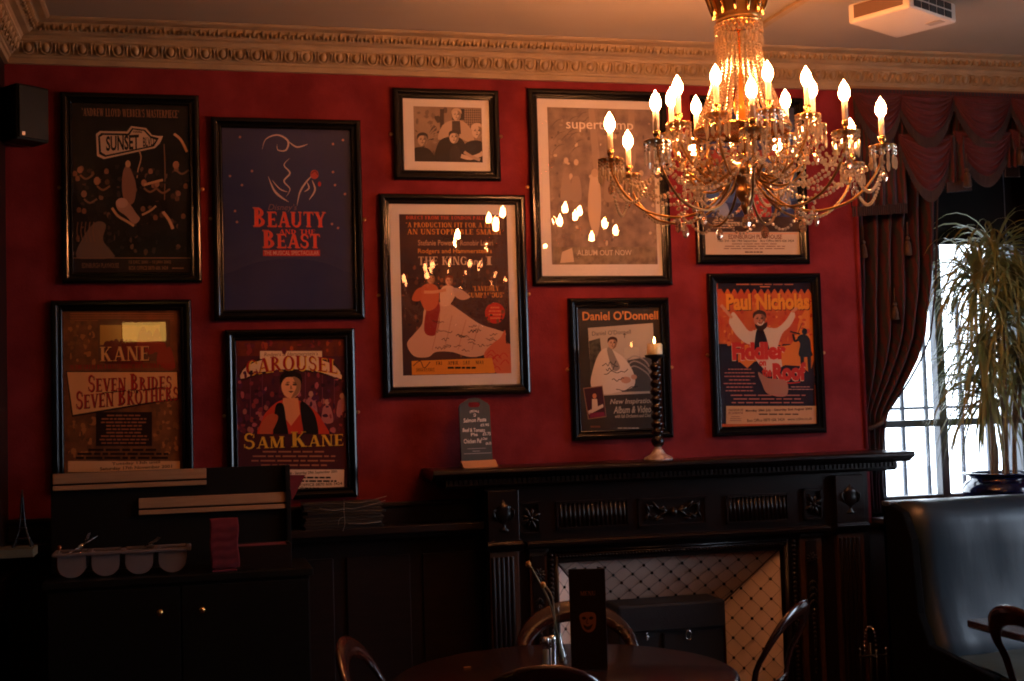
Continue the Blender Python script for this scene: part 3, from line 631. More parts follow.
def art_super(cx,cz,W,H):
    INK[0]=.85
    a=PArt(cx,cz,W,H,pm((118,98,86),(158,134,116),14)); r=random.Random(11); lt=pm((206,178,150)); md=pm((160,136,116)); dd=pm((110,90,78))
    for i in range(110):
        x=r.uniform(550,655); y=r.uniform(120,250); a.ell(x,y,r.uniform(.6,2.2),r.uniform(1,3),r.choice([md,lt,dd,md,pm((140,116,94))]),6)
    for i in range(14): x=r.uniform(556,590); y=r.uniform(114,150); a.stroke([(x-6,y+5),(x,y-2),(x+7,y-4)],.9,dd,True)
    a.poly([(588,109),(594,109),(600,160),(596,200)],md); a.poly([(628,109),(634,109),(636,160),(630,180)],md)
    a.blob([(590,178),(594,172),(599,178),(601,210),(596,238),(588,214)],lt); a.ell(594.5,173,3.4,4.2,pm((190,160,130)))
    for x in (566,576,609,622,641): a.ell(x,r.uniform(160,175),2.4,3.2,lt,10); a.blob([(x-5,200),(x-4,180),(x,176),(x+4,180),(x+5,200)],md)
    a.text('supertramp',566,121.5,633,132.5,pm((240,220,196)),bold=.004); a.rect(553,247,655,265,pm((150,130,104),(120,100,80),30)); a.text('ALBUM OUT NOW',577,250,631.5,255.5,pm((214,190,164)),bold=.01)
    a.poly([(562,252),(572,248),(574,262),(560,263)],lt)
    return a.done()
def art_daniel(cx,cz,W,H):
    INK[0]=.85
    a=PArt(cx,cz,W,H,pm((52,48,46),(66,58,52),5)); o=pm((232,150,80)); p=pm((196,180,160)); wh=pm((224,208,190)); d=pm((36,30,30))
    a.text("Daniel O'Donnell",582.5,311,658,320,o,bold=.02)
    a.poly([(588,328),(653,323),(656,393),(592,396)],p); a.poly([(589,341),(600,338),(604,378),(591,382)],pm((96,92,80),(60,60,52),40))
    a.text("Daniel O'Donnell",592,331,631,335.5,pm((120,112,104)),skew=1.5); a.stroke([(624.6,333),(624.6,338)],.6,d); a.stroke([(623,334.5),(626.2,334.5)],.6,d)
    a.poly([(618,362),(652,356),(654,391),(622,392)],pm((84,80,78)))
    for k in range(3): a.stroke([(622+k*2,366+k*4),(634,356+k*5),(648,364+k*5),(653,384)],1.4,pm((160,150,140)))
    a.blob([(591,386),(594,366),(600,352),(607,348),(616,352),(626,360),(634,374),(634,386),(622,391),(604,394)],wh); a.blob([(607,350),(611,348),(616,358),(620,368),(613,370)],pm((150,140,130)))
    a.face(612.5,343.5,5.6,pm((206,160,130)),pm((70,40,28))); a.ell(626,380,5,3.4,pm((200,150,124))); a.ell(634,377,3,2.6,pm((200,150,124)))
    r=random.Random(9)
    for x,y,l in ((602,366,14),(604,374,24),(612,381,12),(616,391,22),(606,370,12)):
        pts=[(x+k*l/7,y-k*.5+r.uniform(-2.2,2.2)) for k in range(8)]; a.stroke(pts,.7,d,n=3)
    a.poly([(583,388),(602.5,385.5),(606.5,417),(588,419.5)],pm((150,110,90))); a.poly([(584,389),(602,386.5),(605.7,416),(589,418.5)],pm((70,34,50))); a.ell(594.5,396,2,2.6,sk); a.poly([(592,399),(597,399),(598,408),(592,409)],wh); a.poly([(588,411),(603,404),(603.5,407),(589,414.5)],wh); a.poly([(589.5,413),(604,412),(605,416),(590,418)],pm((130,40,80)))
    a.text('New Inspirational',610,398.5,658,405,p,shear=.25,bold=.015); a.text('Album & Video',613.5,406,651,413,p,shear=.25,bold=.015); a.text('with full Orchestra and Choir',615,414,652,417.5,p,shear=.2)
    a.lines(588,425,603,429,1,pm((140,84,60))); a.lines(612,427,645,430,1,p,th=.3)
    return a.done()
def art_play(cx,cz,W,H):
    INK[0]=.85
    a=PArt(cx,cz,W,H,pm((60,76,124),(44,50,92),6)); nv=pm((28,34,66))
    a.rect(700,150,805,170,pm((150,60,50))); a.blob([(712,170),(730,160),(760,158),(790,162),(803,172),(800,200),(712,200)],pm((70,96,150)))
    a.blob([(745,217),(748,196),(758,190),(768,196),(770,217)],pm((176,44,40))); a.face(759,184,6,sk,hair); a.stroke([(750,198),(742,206),(738,212)],3,sk)
    for x,y in ((716,198),(724,204),(786,196)): a.blob([(x-5,y+12),(x-3,y),(x+3,y),(x+5,y+12)],pm((140,150,176)))
    a.rect(700,217,812,235,pm((84,66,60),(52,40,44),10)); a.lines(714,219,744,229,4,pm((206,180,150)),cen=False)
    a.rect(704,232,806,255,pm((206,184,160))); a.rect(714,233,797,234,pm((220,150,110))); 
    a.text('EDINBURGH PLAYHOUSE',728.5,234.5,782,239,pm((120,66,50)),bold=.02); a.text('Tues 3rd - Sat 14th September   Box Office 0870 606 3424',717,239.5,794,242.6,dk); a.lines(720,243,790,250,3,pm((130,100,90)),th=.4); a.lines(740,251,768,253.5,1,dk)
    return a.done()
def art_fiddler(cx,cz,W,H):
    INK[0]=.85
    a=PArt(cx,cz,W,H,pm((190,66,34),(206,100,40),9)); yel=pm((232,150,40)); red=pm((204,48,36)); nv=pm((30,24,40)); wh=pm((216,190,164))
    a.rect(718,281,815,289,nv); a.lines(721,283.4,810,285.6,1,pm((190,110,80)),th=.5); a.rect(760,286.2,770,287.2,pm((220,130,80)))
    for i in range(14): x=721+i*6.7; a.poly([(x-3.6,293.5),(x,288),(x+3.6,293.5)],pm((180,58,40)) ) if 0 else a.poly([(x-.2,288),(x+3.3,294),(x+6.8,288)],nv)
    a.rect(717,344,816,424,nv); a.blob([(790,345),(800,318),(815,305),(816,360),(790,380),(760,360),(742,372),(742,345)],pm((222,122,40)))
    a.speckle(719,296,815,345,110,[(200,76,40),(216,112,48),(176,60,36),(226,136,60)],10,.8,2.6)
    a.text('Paul Nicholas',726,293.5,809.5,310,yel,bold=.045,shadow=(pm((40,20,30)),.8,.9))
    # bearded man, arms flung wide
    a.blob([(729,321),(733,312),(740,320),(749,331),(757,330),(756,342),(748,344),(738,337),(731,327)],wh); a.stroke([(721,305),(726,311),(732,318)],3,sk)
    a.blob([(767,329),(777,328),(786,320),(792,311),(795,316),(790,326),(782,334),(776,350),(770,348)],wh)
    a.blob([(755,350),(756,330),(762,327),(770,329),(778,346),(782,372),(770,385),(766,372),(756,360)],wh); a.blob([(754,352),(756,332),(761,326),(767,340),(769,356),(756,358)],nv); a.stroke([(792,312),(797,308)],3,sk)
    a.face(759.5,319.5,7.6,pm((196,124,92)),pm((66,44,36))); a.blob([(755,324),(760,326),(767,322),(766,328),(760,331),(756,328)],pm((62,40,34))); a.stroke([(757,323),(761,325),(764,321.5)],1,cream)
    # fiddler in silhouette
    sil=pm((26,34,40))
    a.ell(804.5,331.5,2.8,3.4,sil,12); a.blob([(799,356),(800,344),(797,339),(800,335),(806,335),(810,340),(811,350),(812,356)],sil,4); a.stroke([(800,338),(795,341),(793,334)],2.4,sil); a.stroke([(790,331.5),(800,334)],1.6,sil); a.stroke([(798,333),(802,323)],.7,sil)
    a.poly([(800,355),(804,355),(804,370),(801,370)],sil); a.poly([(807,355),(811,355),(811,371),(808,371)],sil)
    a.poly([(719,352),(724,350),(728,354),(728,364),(740,362),(754,374),(760,378),(785,365),(800,366),(816,376),(816,384),(717,384),(717,360)],nv)
    a.text('Fiddler',732,342,786,360,red,bold=.06,shadow=(pm((232,190,150)),-.5,.7)); a.text('on',759,361,766,366,red,bold=.05); a.text('the',762,367,771.5,377,red,bold=.06); a.text('Roof',772.5,362.5,806,381,red,bold=.06,shadow=(pm((232,190,150)),-.5,.7)); a.stroke([(780,379),(788,383),(800,382)],1.2,red)
    a.blob([(758,372),(768,378),(786,381),(786,396),(768,394),(762,384)],pm((176,120,96)))
    a.lines(723,368,756,393,7,pm((190,110,96)),th=.3,seed=4); a.lines(724,394,812,405,3,pm((190,110,96)),th=.3,seed=5); a.lines(786,386,815,391,2,pm((200,130,110)),th=.3)
    a.rect(726,406,816,424,pm((214,160,114))); a.text('EDINBURGH',728.5,409,743,411,dk,serif=True,caps=1); a.text('PLAYHOUSE',728.5,412,743,414,dk,serif=True,caps=1); a.lines(729,416,742,422,3,pm((120,70,60)),th=.3)
    a.text('Monday 28th July - Saturday 2nd August 2003',745.5,408.5,812,411.5,dk,bold=.03); a.lines(748,413,810,416,1,dk,th=.4); a.text('Box Office 0870 606 3424   www.cclive.co.uk',747,418,812,421,dk,bold=.01)
    return a.done()
framed('framed_poster',-.582,.038,2.232,3.117,'black-framed dark poster with a crowd under a pale tilted street sign, top left','poster',art_sunset,hooks=True)
framed('framed_poster',.090,.796,2.053,3.017,'large black-framed night-blue poster with red capital title and thin pale flourishes','poster',art_beauty,bow=.006,glass=(0,.0),hooks=True)
framed('framed_poster',-.633,-.014,1.290,2.155,'black-framed brown western poster with a tilted title board, behind the black rack','poster',art_kane,glass=(.0,.0))
framed('framed_poster',.137,.744,1.206,2.010,'black-framed poster of a smiling man under a curved cream banner, above the cutlery cupboard','poster',art_carousel,hooks=True)
framed('framed_photograph',.955,1.486,2.728,3.182,'small black-framed sepia photograph of four men in a wide cream mount','photograph',art_photo,(414,107,482,162),hooks=True)
framed('framed_poster',.875,1.605,1.673,2.661,'black-framed poster of a huge pale signed gown in a cream mount with bulb reflections','poster',art_king,(401,214.5,509,374.5),bow=.002,hooks=True)
framed('framed_poster',1.633,2.368,2.206,3.200,'largest black-framed grey-brown poster in cream mount, half behind the chandelier','poster',art_super,(549.5,108.5,655,264.5),bow=.002,hooks=True)
framed('framed_poster',1.810,2.343,1.433,2.144,'small black-framed grey poster of a man in white with orange title, behind the candlestick','poster',art_daniel,hooks=True)
framed('framed_poster',2.505,3.135,2.313,3.190,'black-framed blue poster with cream foot panel, behind the chandelier crystals','poster',art_play,hooks=False)
framed('framed_poster',2.558,3.190,1.428,2.265,'black-framed orange poster of a bearded man with arms flung wide, nearest the curtain','poster',art_fiddler,hooks=True)
# ------------------------------------------------------------------ chandelier
CX,CY=2.062,4.60
def chandelier():
    root=empty('chandelier',(CX,CY,ZC)); tag(root,'large crystal chandelier with lit flame bulbs hanging in front of the posters','chandelier')
    root.scale=(1.122,)*3; Z=lambda z:z-3.204-.010
    def lp(name,prof,m,n=28,**k):
        b=MB(); b.lathe([(r,Z(z)) for r,z in prof],(0,0,0),m,n,**k); return b.build(name,root)
    lp('ceiling_rose',[(.09,3.213),(.10,3.200),(.07,3.185),(.03,3.175),(.014,3.155)],M_brass)
    lp('suspension_rod',[(.009,3.17),(.009,3.05)],M_brassd,10)
    # crown of upright palmettes
    c=lp('crown',[(.012,3.06),(.06,3.045),(.086,3.03),(.090,3.02),(.080,2.975),(.0725,2.945),(.0735,2.940),(.078,2.936),(.076,2.926),(.070,2.920),(.060,2.925)],M_brassd,36)
    for k in range(12):
        a=2*PI*k/12; b=MB(); b.tube([(.075,0,Z(2.937)),(.082,0,Z(2.965)),(.093,0,Z(2.995)),(.108,0,Z(3.028)),(.118,0,Z(3.035))],[.013,.016,.0145,.010,.004],M_brass,8,flat=.4,up=(0,1,0)); b.build('palmette',c,rot=(0,0,a))
    lp('bead_collar_ring',[(.073,2.926),(.0785,2.922),(.0785,2.912),(.074,2.908)],M_brass,30)
    b=MB()
    for k in range(30):
        a=2*PI*k/30
        for z,r in ((2.903,.0785),(2.889,.079),(2.876,.080)): b.bead((r*math.cos(a+z*9),r*math.sin(a+z*9),Z(z)),.0065,M_crystal)
        b.ball((.079*math.cos(a),.079*math.sin(a),Z(2.848)),.0085,M_crystal,None,6,5,False,(.8,.8,2.1))
    b.build('crystal_collar',root)
    # draped strands from the collar to the inner ring
    NS=30
    for k in range(NS):
        a=2*PI*k/NS; b=MB(); n=27
        for i in range(n):
            t=i/(n-1); r=.072+.092*t**1.7; z=2.838-.292*t; b.bead((r*math.cos(a),r*math.sin(a),Z(z)),.0053+.0014*math.sin(PI*t),M_crystal)
        b.build('bead_strand',root)
    lp('strand_ring',[(.163,2.546),(.168,2.543),(.168,2.537),(.163,2.534),(.160,2.54)],M_brass,36)
    lp('stem',[(.007,3.05),(.007,2.79),(.014,2.785),(.016,2.772),(.007,2.765)],M_brass,14)
    lp('amber_baluster',[(.008,2.762),(.016,2.752),(.013,2.735),(.014,2.70),(.020,2.665),(.028,2.635),(.026,2.605),(.014,2.585),(.010,2.578)],M_amber,24,flute=.08,nf=8)
    lp('lower_column',[(.012,2.578),(.026,2.572),(.026,2.565),(.013,2.558),(.012,2.47),(.022,2.462),(.024,2.452),(.014,2.443),(.018,2.43)],M_brass,20)
    lp('hub',[(.016,2.436),(.045,2.428),(.056,2.415),(.054,2.395),(.036,2.372),(.022,2.352),(.030,2.336),(.028,2.315),(.012,2.292),(.016,2.280),(.010,2.262),(.003,2.248)],M_brassd,24)
    b=MB(); b.ball((0,0,Z(2.222)),.016,M_drop,None,8,6,False,(1,1,1.7)); b.build('finial_drop',root)
    # one arm of each tier, then copies
    def arm(name,path,rt,zp,scroll):
        b=MB(); b.tube([(r,0,Z(z)) for r,z in smooth(path,5,False)],.0044,M_bronze,8)
        if scroll: 
            P=smooth(scroll,5,False); b.tube([(r,0,Z(z)) for r,z in P],[.0042*(1-.45*i/len(P)) for i in range(len(P))],M_bronze,8)
        b.lathe([(.002,Z(zp)-.022),(.009,Z(zp)-.018),(.005,Z(zp)-.006),(.012,Z(zp)-.003)],(rt,0,0),M_brassd,12)
        a=b.build(name,root)
        b=MB(); b.lathe([(.010,Z(zp)-.004),(.030,Z(zp)-.001),(.041,Z(zp)+.006),(.043,Z(zp)+.009),(.030,Z(zp)+.005),(.008,Z(zp)+.004)],(rt,0,0),M_brassd,20,flute=.05,nf=10); b.build('drip_pan',a)
        b=MB(); b.lathe([(.008,Z(zp)+.004),(.011,Z(zp)+.012),(.007,Z(zp)+.018),(.013,Z(zp)+.028),(.0125,Z(zp)+.040),(.0085,Z(zp)+.043)],(rt,0,0),M_brass,14); b.build('candle_cup',a)
        b=MB(); b.lathe([(.0092,Z(zp)+.040),(.0092,Z(zp)+.106),(.0075,Z(zp)+.107)],(rt,0,0),M_candle,14); b.build('candle_tube',a)
        b=MB(); b.lathe([(.006,Z(zp)+.104),(.0105,Z(zp)+.109),(.0165,Z(zp)+.120),(.0180,Z(zp)+.130),(.0160,Z(zp)+.143),(.0100,Z(zp)+.157),(.0035,Z(zp)+.167),(.0008,Z(zp)+.173)],(rt,0,0),M_bulb,12); b.build('bulb',a)
        b=MB()
        for k in range(11):
            w=2*PI*k/11; x,y=rt+.040*math.cos(w),.040*math.sin(w)
            b.bead((x,y,Z(zp)+.001),.0058,M_crystal); b.bead((x,y,Z(zp)-.011),.0052,M_crystal)
            if k%2: b.ball((x,y,Z(zp)-.036),.0058,M_crystal,None,6,4,False,(1,.6,3.2))
            else: b.bead((x,y,Z(zp)-.022),.0055,M_crystal); b.ball((x,y,Z(zp)-.052),.0068,M_crystal,None,6,4,False,(1,.6,3.4))
        b.build('crystal_fringe',a)
        return a
    RO,RI=.458,.245; zo,zi=2.440,2.545
    ao=arm('outer_arm',[(.040,2.405),(.070,2.335),(.14,2.272),(.235,2.246),(.34,2.268),(.41,2.325),(.447,2.385),(.456,2.418)],RO,zo,[(.043,2.400),(.10,2.345),(.165,2.352),(.205,2.405),(.188,2.462),(.142,2.470),(.118,2.430),(.145,2.405),(.165,2.422)])
    ai=arm('inner_arm',[(.036,2.425),(.075,2.380),(.135,2.372),(.195,2.415),(.235,2.475),(.245,2.523)],RI,zi,None)
    fr=math.atan2(-CY,-CX)
    aang=lambda ph:fr+R(ph)
    first=True
    for k in range(9):
        for pr,ph in ((ao,4+40*k),(ai,21+40*k)):
            o=pr if k==0 else copy_tree(pr,root)
            o.rotation_euler=(0,0,aang(ph))
    # bead swags and drops
    def pt(ph,r,z): a=aang(ph); return Vector((r*math.cos(a),r*math.sin(a),Z(z)))
    def swag(p,q,sag,n,rb,name='bead_swag'):
        b=MB()
        for i in range(n+1):
            t=i/n; v=p.lerp(q,t); v.z-=sag*4*t*(1-t); b.bead(v,rb,M_crystal)
        return b.build(name,root)
    for k in range(9):
        ph=4+40*k
        swag(pt(ph,.46,2.392),pt(ph+40,.46,2.392),.115,24,.0064)
        swag(pt(ph,.44,2.415),pt(ph+17,.25,2.52),.10,17,.0062); swag(pt(ph,.44,2.415),pt(ph-23,.25,2.52),.10,17,.0062)
        swag(pt(ph,.235,2.30),pt(ph+40,.235,2.30),.085,13,.0060,'lower_bead_swag'); swag(pt(ph+17,.225,2.50),pt(ph+57,.225,2.50),.09,13,.006,'inner_bead_swag')
        swag(pt(ph,.42,2.385),pt(ph,.10,2.40),.075,20,.0066,'arm_bead_chain'); swag(pt(ph+17,.23,2.49),pt(ph+17,.06,2.44),.07,12,.0066,'inner_bead_chain'); swag(pt(ph+17,.21,2.46),pt(ph+57,.21,2.46),.11,13,.0064,'inner_bead_swag')
    def drop(p,s,name='pear_drop'):
        b=MB(); b.bead((0,0,.034*s),.004*s,M_drop); b.ball((0,0,.0),.015*s,M_drop,None,8,7,False,(1,.55,1.5)); b.ball((0,0,.022*s),.006*s,M_drop,None,6,4,False,(.8,.6,1.4)); return b.build(name,root,loc=p,rot=(0,0,random.uniform(0,3)))
    for k in range(9):
        drop(pt(ph0:=21+40*k,.125,2.385),1.6); drop(pt(4+40*k,.235,2.215),1.0); drop(pt(4+40*k,.462,2.345),.8); drop(pt(21+40*k,.25,2.44),.9)
    b=MB()
    for k in range(24): a=2*PI*k/24; b.bead((.115*math.cos(a),.115*math.sin(a),Z(2.43)),.0065,M_crystal)
    pass
    b.build('hub_bead_ring',root)
chandelier()
c2=copy_tree([o for o in bpy.data.objects if o.name=='chandelier'][0]); c2.location=(2.07,1.93,ZC); c2['label']='second crystal chandelier behind the camera, seen only mirrored in the gown poster glass'
def dim(o):
    for k in kids(o):
        if k.name.startswith('bulb'): k.data=bulb2
        dim(k)
bulb2=bpy.data.meshes['bulb'].copy(); bulb2.materials[0]=M_bulb2
bulb3=bpy.data.meshes['bulb.001'].copy(); bulb3.materials[0]=M_bulb2
def dim(o):
    for k in kids(o):
        if k.name.startswith('bulb'): k.data=bulb2 if k.data.name=='bulb' else bulb3
        dim(k)
dim(c2)
for o in bpy.data.objects:
    if o.name.startswith('chandelier') and not o.parent: o['group']='crystal chandeliers'
# ------------------------------------------------------------------ projector and ceiling strip
def projector():
    zb=3.215; N=atZ(898,6,zb); L=atZ(857,24,zb); Q=atZ(954,20,zb)
    F=atZ(902,42,zb); e2=(Q-N)+(F-L); ln2=e2.length/2; e2.normalize(); e1=Vector((-e2.y,e2.x,0)); d=((L-N)+(F-Q)).length/2; ang=math.atan2(e2.y,e2.x)
    c=(N+L+Q+F)/4; W_,D_=ln2*.95,d*.97
    root=empty('projector',(c.x,c.y,ZC),(0,0,ang)); tag(root,'pale video projector with black vents hanging from the ceiling','projector')
    z0=zb-ZC; x0,x1,y0,y1=-W_/2,W_/2,-D_/2,D_/2
    b=MB(); b.box(x0,x1,y0,y1,z0,z0+.085,M_white); b.build('shell',root,bevel=.010)
    b=MB()
    b.box(x0+W_*.72,x0+W_*.84,y0+.02,y0+.09,z0-.003,z0,mat('shell_shadowgap',(.30,.26,.22),.5)); b.build('filter_cover',root,bevel=.001)  # filter cover, darker tan than the shell
    for i in range(5):
        for j in range(2):
            xx=x0+.035+i*(W_-.07)/5; b=MB(); b.box(xx,xx+(W_-.07)/5-.010,y0-.003,y0+.006,z0+.012+j*.036,z0+.012+j*.036+.028,M_vent); b.build('vent',root)
    b=MB(); b.box(x0-.002,x0+.004,y0+.03,y1-.03,z0+.018,z0+.075,mat('slot_shade_brown',(.12,.07,.045),.6)); b.build('side_slot_dark',root)  # flat brown sheet painting the shade of the slot in the shell side
    b=MB(); b.box(-.05,.05,-.05,.05,z0+.085,z0+.10,M_brassd); b.tube([(0,0,z0+.10),(0,0,-.01)],.016,M_brassd,10); b.box(-.07,.07,-.07,.07,-.012,0,M_brassd); b.build('ceiling_mount',root)
    b=MB(); P=[(x0+.02,y0+.16,z0+.07),(x0-.05,y0+.12,z0+.10),(x0-.03,y0+.02,z0+.14),(0,0,-.004)]; b.tube(smooth(P,5,False),.004,M_vent,6); b.build('cable',root)
projector()
def strip():
    a=atZ(757,29,3.394); c=atZ(803,0,3.394); d=(c-a).normalized(); c=c+d*2.4; L=(c-a).length
    b=MB(); b.box(0,L,-.020,.020,-.014,.0,M_corn); o=b.build('cable_cover',loc=(a.x,a.y,ZC),rot=(0,0,math.atan2(d.y,d.x)),bevel=.004); tag(o,'slim painted cable cover running across the ceiling beside the chandelier','cable cover')
strip()
# ------------------------------------------------------------------ wall loudspeaker, top left
def speaker():
    root=empty('loudspeaker',(-.735,6.10,2.975),(0,0,R(38))); tag(root,'small black wall loudspeaker high in the left corner','loudspeaker')
    b=MB(); b.box(-.075,.085,-.08,.05,-.125,.125,M_blackp); b.build('cabinet',root,bevel=.008)
    b=MB(); b.box(-.068,.078,-.090,-.08,-.117,.117,M_blackp); b.build('grille',root,bevel=.004)
    b=MB(); b.box(-.055,-.040,-.093,-.090,-.108,-.092,M_chrome); b.build('badge',root)
    b=MB(); b.box(-.02,.02,.05,.08,-.03,.03,M_black); b.build('wall_bracket',root)
speaker()
# ------------------------------------------------------------------ curtain and pelmet
def curtain():
    root=empty('curtain',(3.42,6.32,3.22)); tag(root,'dark striped tied-back curtain beside the bright window','curtain')
    edge=[(3.21,.58),(2.6,.53),(2.2,.50),(1.93,.455),(1.80,.39),(1.67,.30),(1.60,.24),(1.52,.175),(1.42,.15),(1.30,.15),(1.15,.14),(.99,.15)]
    def er(z):
        for (a,x),(b_,x2) in zip(edge,edge[1:]):
            if z>=b_: return x+(x2-x)*(a-z)/(a-b_)
        return edge[-1][1]
    def f(u,v):
        z=3.21-v*2.22; w=er(z); am=.012+.022*(w/.5)
        return (.0+w*u+.006*math.sin(v*17+u*9),.035*math.sin(u*2*PI*6.2+v*1.3)*(.4+.6*w/.5)+.01*math.sin(u*40),z-3.22)
    b=MB(); b.grid(f,90,60,M_curtain); b.build('curtain_cloth',root,solid=.004)
    b=MB(); b.tube([(er(3.21-v*2.22)+.0,-.02,3.21-v*2.22-3.22) for v in [i/50 for i in range(48)]],.006,M_fringe,6); b.build('edge_braid',root)
    b=MB(); b.tube([(.0,.04,1.46-3.22),(.05,-.055,1.44-3.22),(.12,-.055,1.47-3.22),(.165,.02,1.52-3.22)],.012,M_tassel,8); b.build('tieback',root)
curtain()
def tassel(root,x,y,z,L=.13,r=.020):
    b=MB(); b.tube([(x,y,z+.09),(x,y,z)],.004,M_tassel,6); b.ball((x,y,z),r*.62,M_tassel,None,10,7); b.lathe([(r*.45,z-.01),(r*.8,z-.03),(r*1.05,z-L),(r*.3,z-L-.004)],(x,y,0),M_tassel,14,flute=.10,nf=7)
    return b.build('tassel',root)
def pelmet():
    y=6.17; root=empty('pelmet',(3.39,y,3.24)); tag(root,'burgundy swagged pelmet with fringe and tassels above the window','pelmet')
    T=lambda px,py,dy=0:(lambda p:(p.x-3.39,dy,p.z-3.24))(atY(px,py,y+dy))
    b=MB(); b.grid(lambda u,v:(1.46*u,.035+.012*math.sin(u*110),-.30*v),160,3,M_curtain); b.box(0,1.46,-.02,.06,-.03,-.005,M_curtain); b.build('valance_back',root,solid=.003)
    def swag(x0,x1,zt,drop,yo,tilt=0,top=.35):
        def f(u,v):
            s=math.sin(PI*u)**.75; x=x0+(x1-x0)*u
            z=zt+tilt*u-(top*drop*(0)+drop*v*s)-(1-s)*.010*v
            bulge=-.045*s*math.sin(PI*min(1,v*.8+.1)); fold=.0105*math.sin(v*2*PI*6.5+.6*math.sin(u*5))*(.35+.65*s)
            return (x,yo+bulge+fold,z)
        b=MB(); b.grid(f,26,44,M_swag); b.build('swag',root,solid=.003)
        b=MB()
        for i in range(40):
            u=(i+.5)/40; p=f(u,1); l=.055
            b.box(p[0]-.0035,p[0]+.0035,p[1]-.004,p[1]+.002,p[2]-l,p[2]+.004,M_fringe)
        b.build('fringe',root)
    xa,xb,xc,xd,xe=T(896,100)[0],T(950,100)[0],T(957,100)[0],T(1006,100)[0],T(1060,100)[0]
    zt=-.03
    for x0,x1 in ((-.005,xa+.02),(xa-.02,xb),(xb,xd+.01),(xd,xe)): swag(x0,x1,zt,.24,-.03)
    Zp=lambda px,py:T(px,py)[2]
    swag(xa,xb+.005,Zp(920,135),.31,-.005); swag(xb+.01,xd+.015,Zp(980,132),.25,-.005); swag(xd+.01,xe,Zp(1020,130),.22,-.005)
    # pleated tail at the left end
    def tail(x0,x1,z0,z1,z2,n,yo):
        b=MB(); b.grid(lambda u,v:(x0+(x1-x0)*u,yo+.016*math.sin(u*2*PI*n),z0+((z1+(z2-z1)*u)-z0)*v),48,8,M_curtain); b.build('pleated_tail',root,solid=.003)
        b=MB()
        for i in range(26): u=(i+.5)/26; b.box(x0+(x1-x0)*u-.003,x0+(x1-x0)*u+.003,yo-.006,yo+.002,z1+(z2-z1)*u-.05,z1+(z2-z1)*u+.006,M_fringe)
        b.build('fringe',root)
    tail(-.012,xa+.05,-.04,Zp(860,207),Zp(900,203),5,.02); tail(xb-.055,xc+.05,-.25,Zp(950,184),Zp(955,181),2.5,-.015); tail(xd-.03,xd+.06,-.25,Zp(1005,168),Zp(1010,168),2.5,.0)
    tassel(root,T(957,100)[0],-.06,Zp(957,172),.09); tassel(root,T(1012,100)[0],-.05,Zp(1012,150),.09)
    tassel(root,T(872,225)[0],.10,Zp(872,240),.08); tassel(root,T(917,225)[0],.10,Zp(917,236),.09); tassel(root,T(900,225)[0],.09,Zp(900,303),.08)
pelmet()
# ------------------------------------------------------------------ plant
def plant():
    c=atY(1000,480,6.40); X0,Y0,Z0=c.x+.01,6.40,.98
    pot=empty('plant_pot',(X0,Y0,Z0)); tag(pot,'glossy navy bulbous plant pot on the window ledge','pot')
    b=MB(); b.lathe([(.10,.0),(.15,.01),(.205,.06),(.212,.10),(.19,.14),(.165,.155),(.172,.172),(.20,.182),(.203,.192),(.18,.192),(.155,.165),(.15,.15)],(0,0,0),M_pot,40); b.build('pot_body',pot)
    b=MB(); b.lathe([(.001,.158),(.10,.158),(.158,.160)],(0,0,0),M_soil,24); b.build('soil',pot)
    root=empty('dragon_plant',(X0,Y0,Z0+.158)); tag(root,'tall strap-leaved plant drooping in front of the window','plant')
    r=random.Random(21)
    heads=[(-.06,.03,.78,130),(.05,-.02,1.00,130),(-.12,-.03,1.16,135),(.06,.04,1.30,125),(-.05,.02,.55,110),(.14,-.02,.72,120),(.16,.0,1.12,110)]
    for hx,hy,hz,n in heads:
        bx,by=hx*.55,hy*.5
        P=smooth([(bx,by,0),(bx+.01,by,hz*.3),(hx-.01,hy,hz*.65),(hx,hy,hz)],5,False)
        b=MB(); b.tube(P,[.013-.004*i/len(P) for i in range(len(P))],M_stem,8); b.build('cane',root)
        b=MB(); i=b.mi(M_leaf)
        for k in range(n):
            a=r.uniform(0,2*PI); L=r.uniform(.36,.60); el=r.uniform(-.5,1.2); w=r.uniform(.006,.010)
            x,y,z=hx,hy,hz-r.uniform(0,.14); vs=[];m=8; ce,se=math.cos(el),math.sin(el); dx,dz=ce,se; tw=r.uniform(-.6,.6)
            for q in range(m+1):
                t=q/m; ww=w*(1-t**2.2)*(0.6+.4*min(1,t*5))+.0006
                sx,sy=-math.sin(a)*ww,math.cos(a)*ww; sz=ww*tw
                vs+=[(x-sx,y-sy,z-sz),(x+sx,y+sy,z+sz)]
                x+=math.cos(a)*dx*L/m; y+=math.sin(a)*dx*L/m*.62; z+=dz*L/m
                dz-=.34*(.6+t); nn=math.hypot(dx,dz); dx/=nn; dz/=nn
            vs=[(max(-.62,v[0]),max(-.42,min(.24,v[1])),v[2]) for v in vs]
            b.faces(vs,[(2*q,2*q+1,2*q+3,2*q+2) for q in range(m)],M_leaf,True)
        b.build('leaf_cluster',root,recalc=False)
plant()
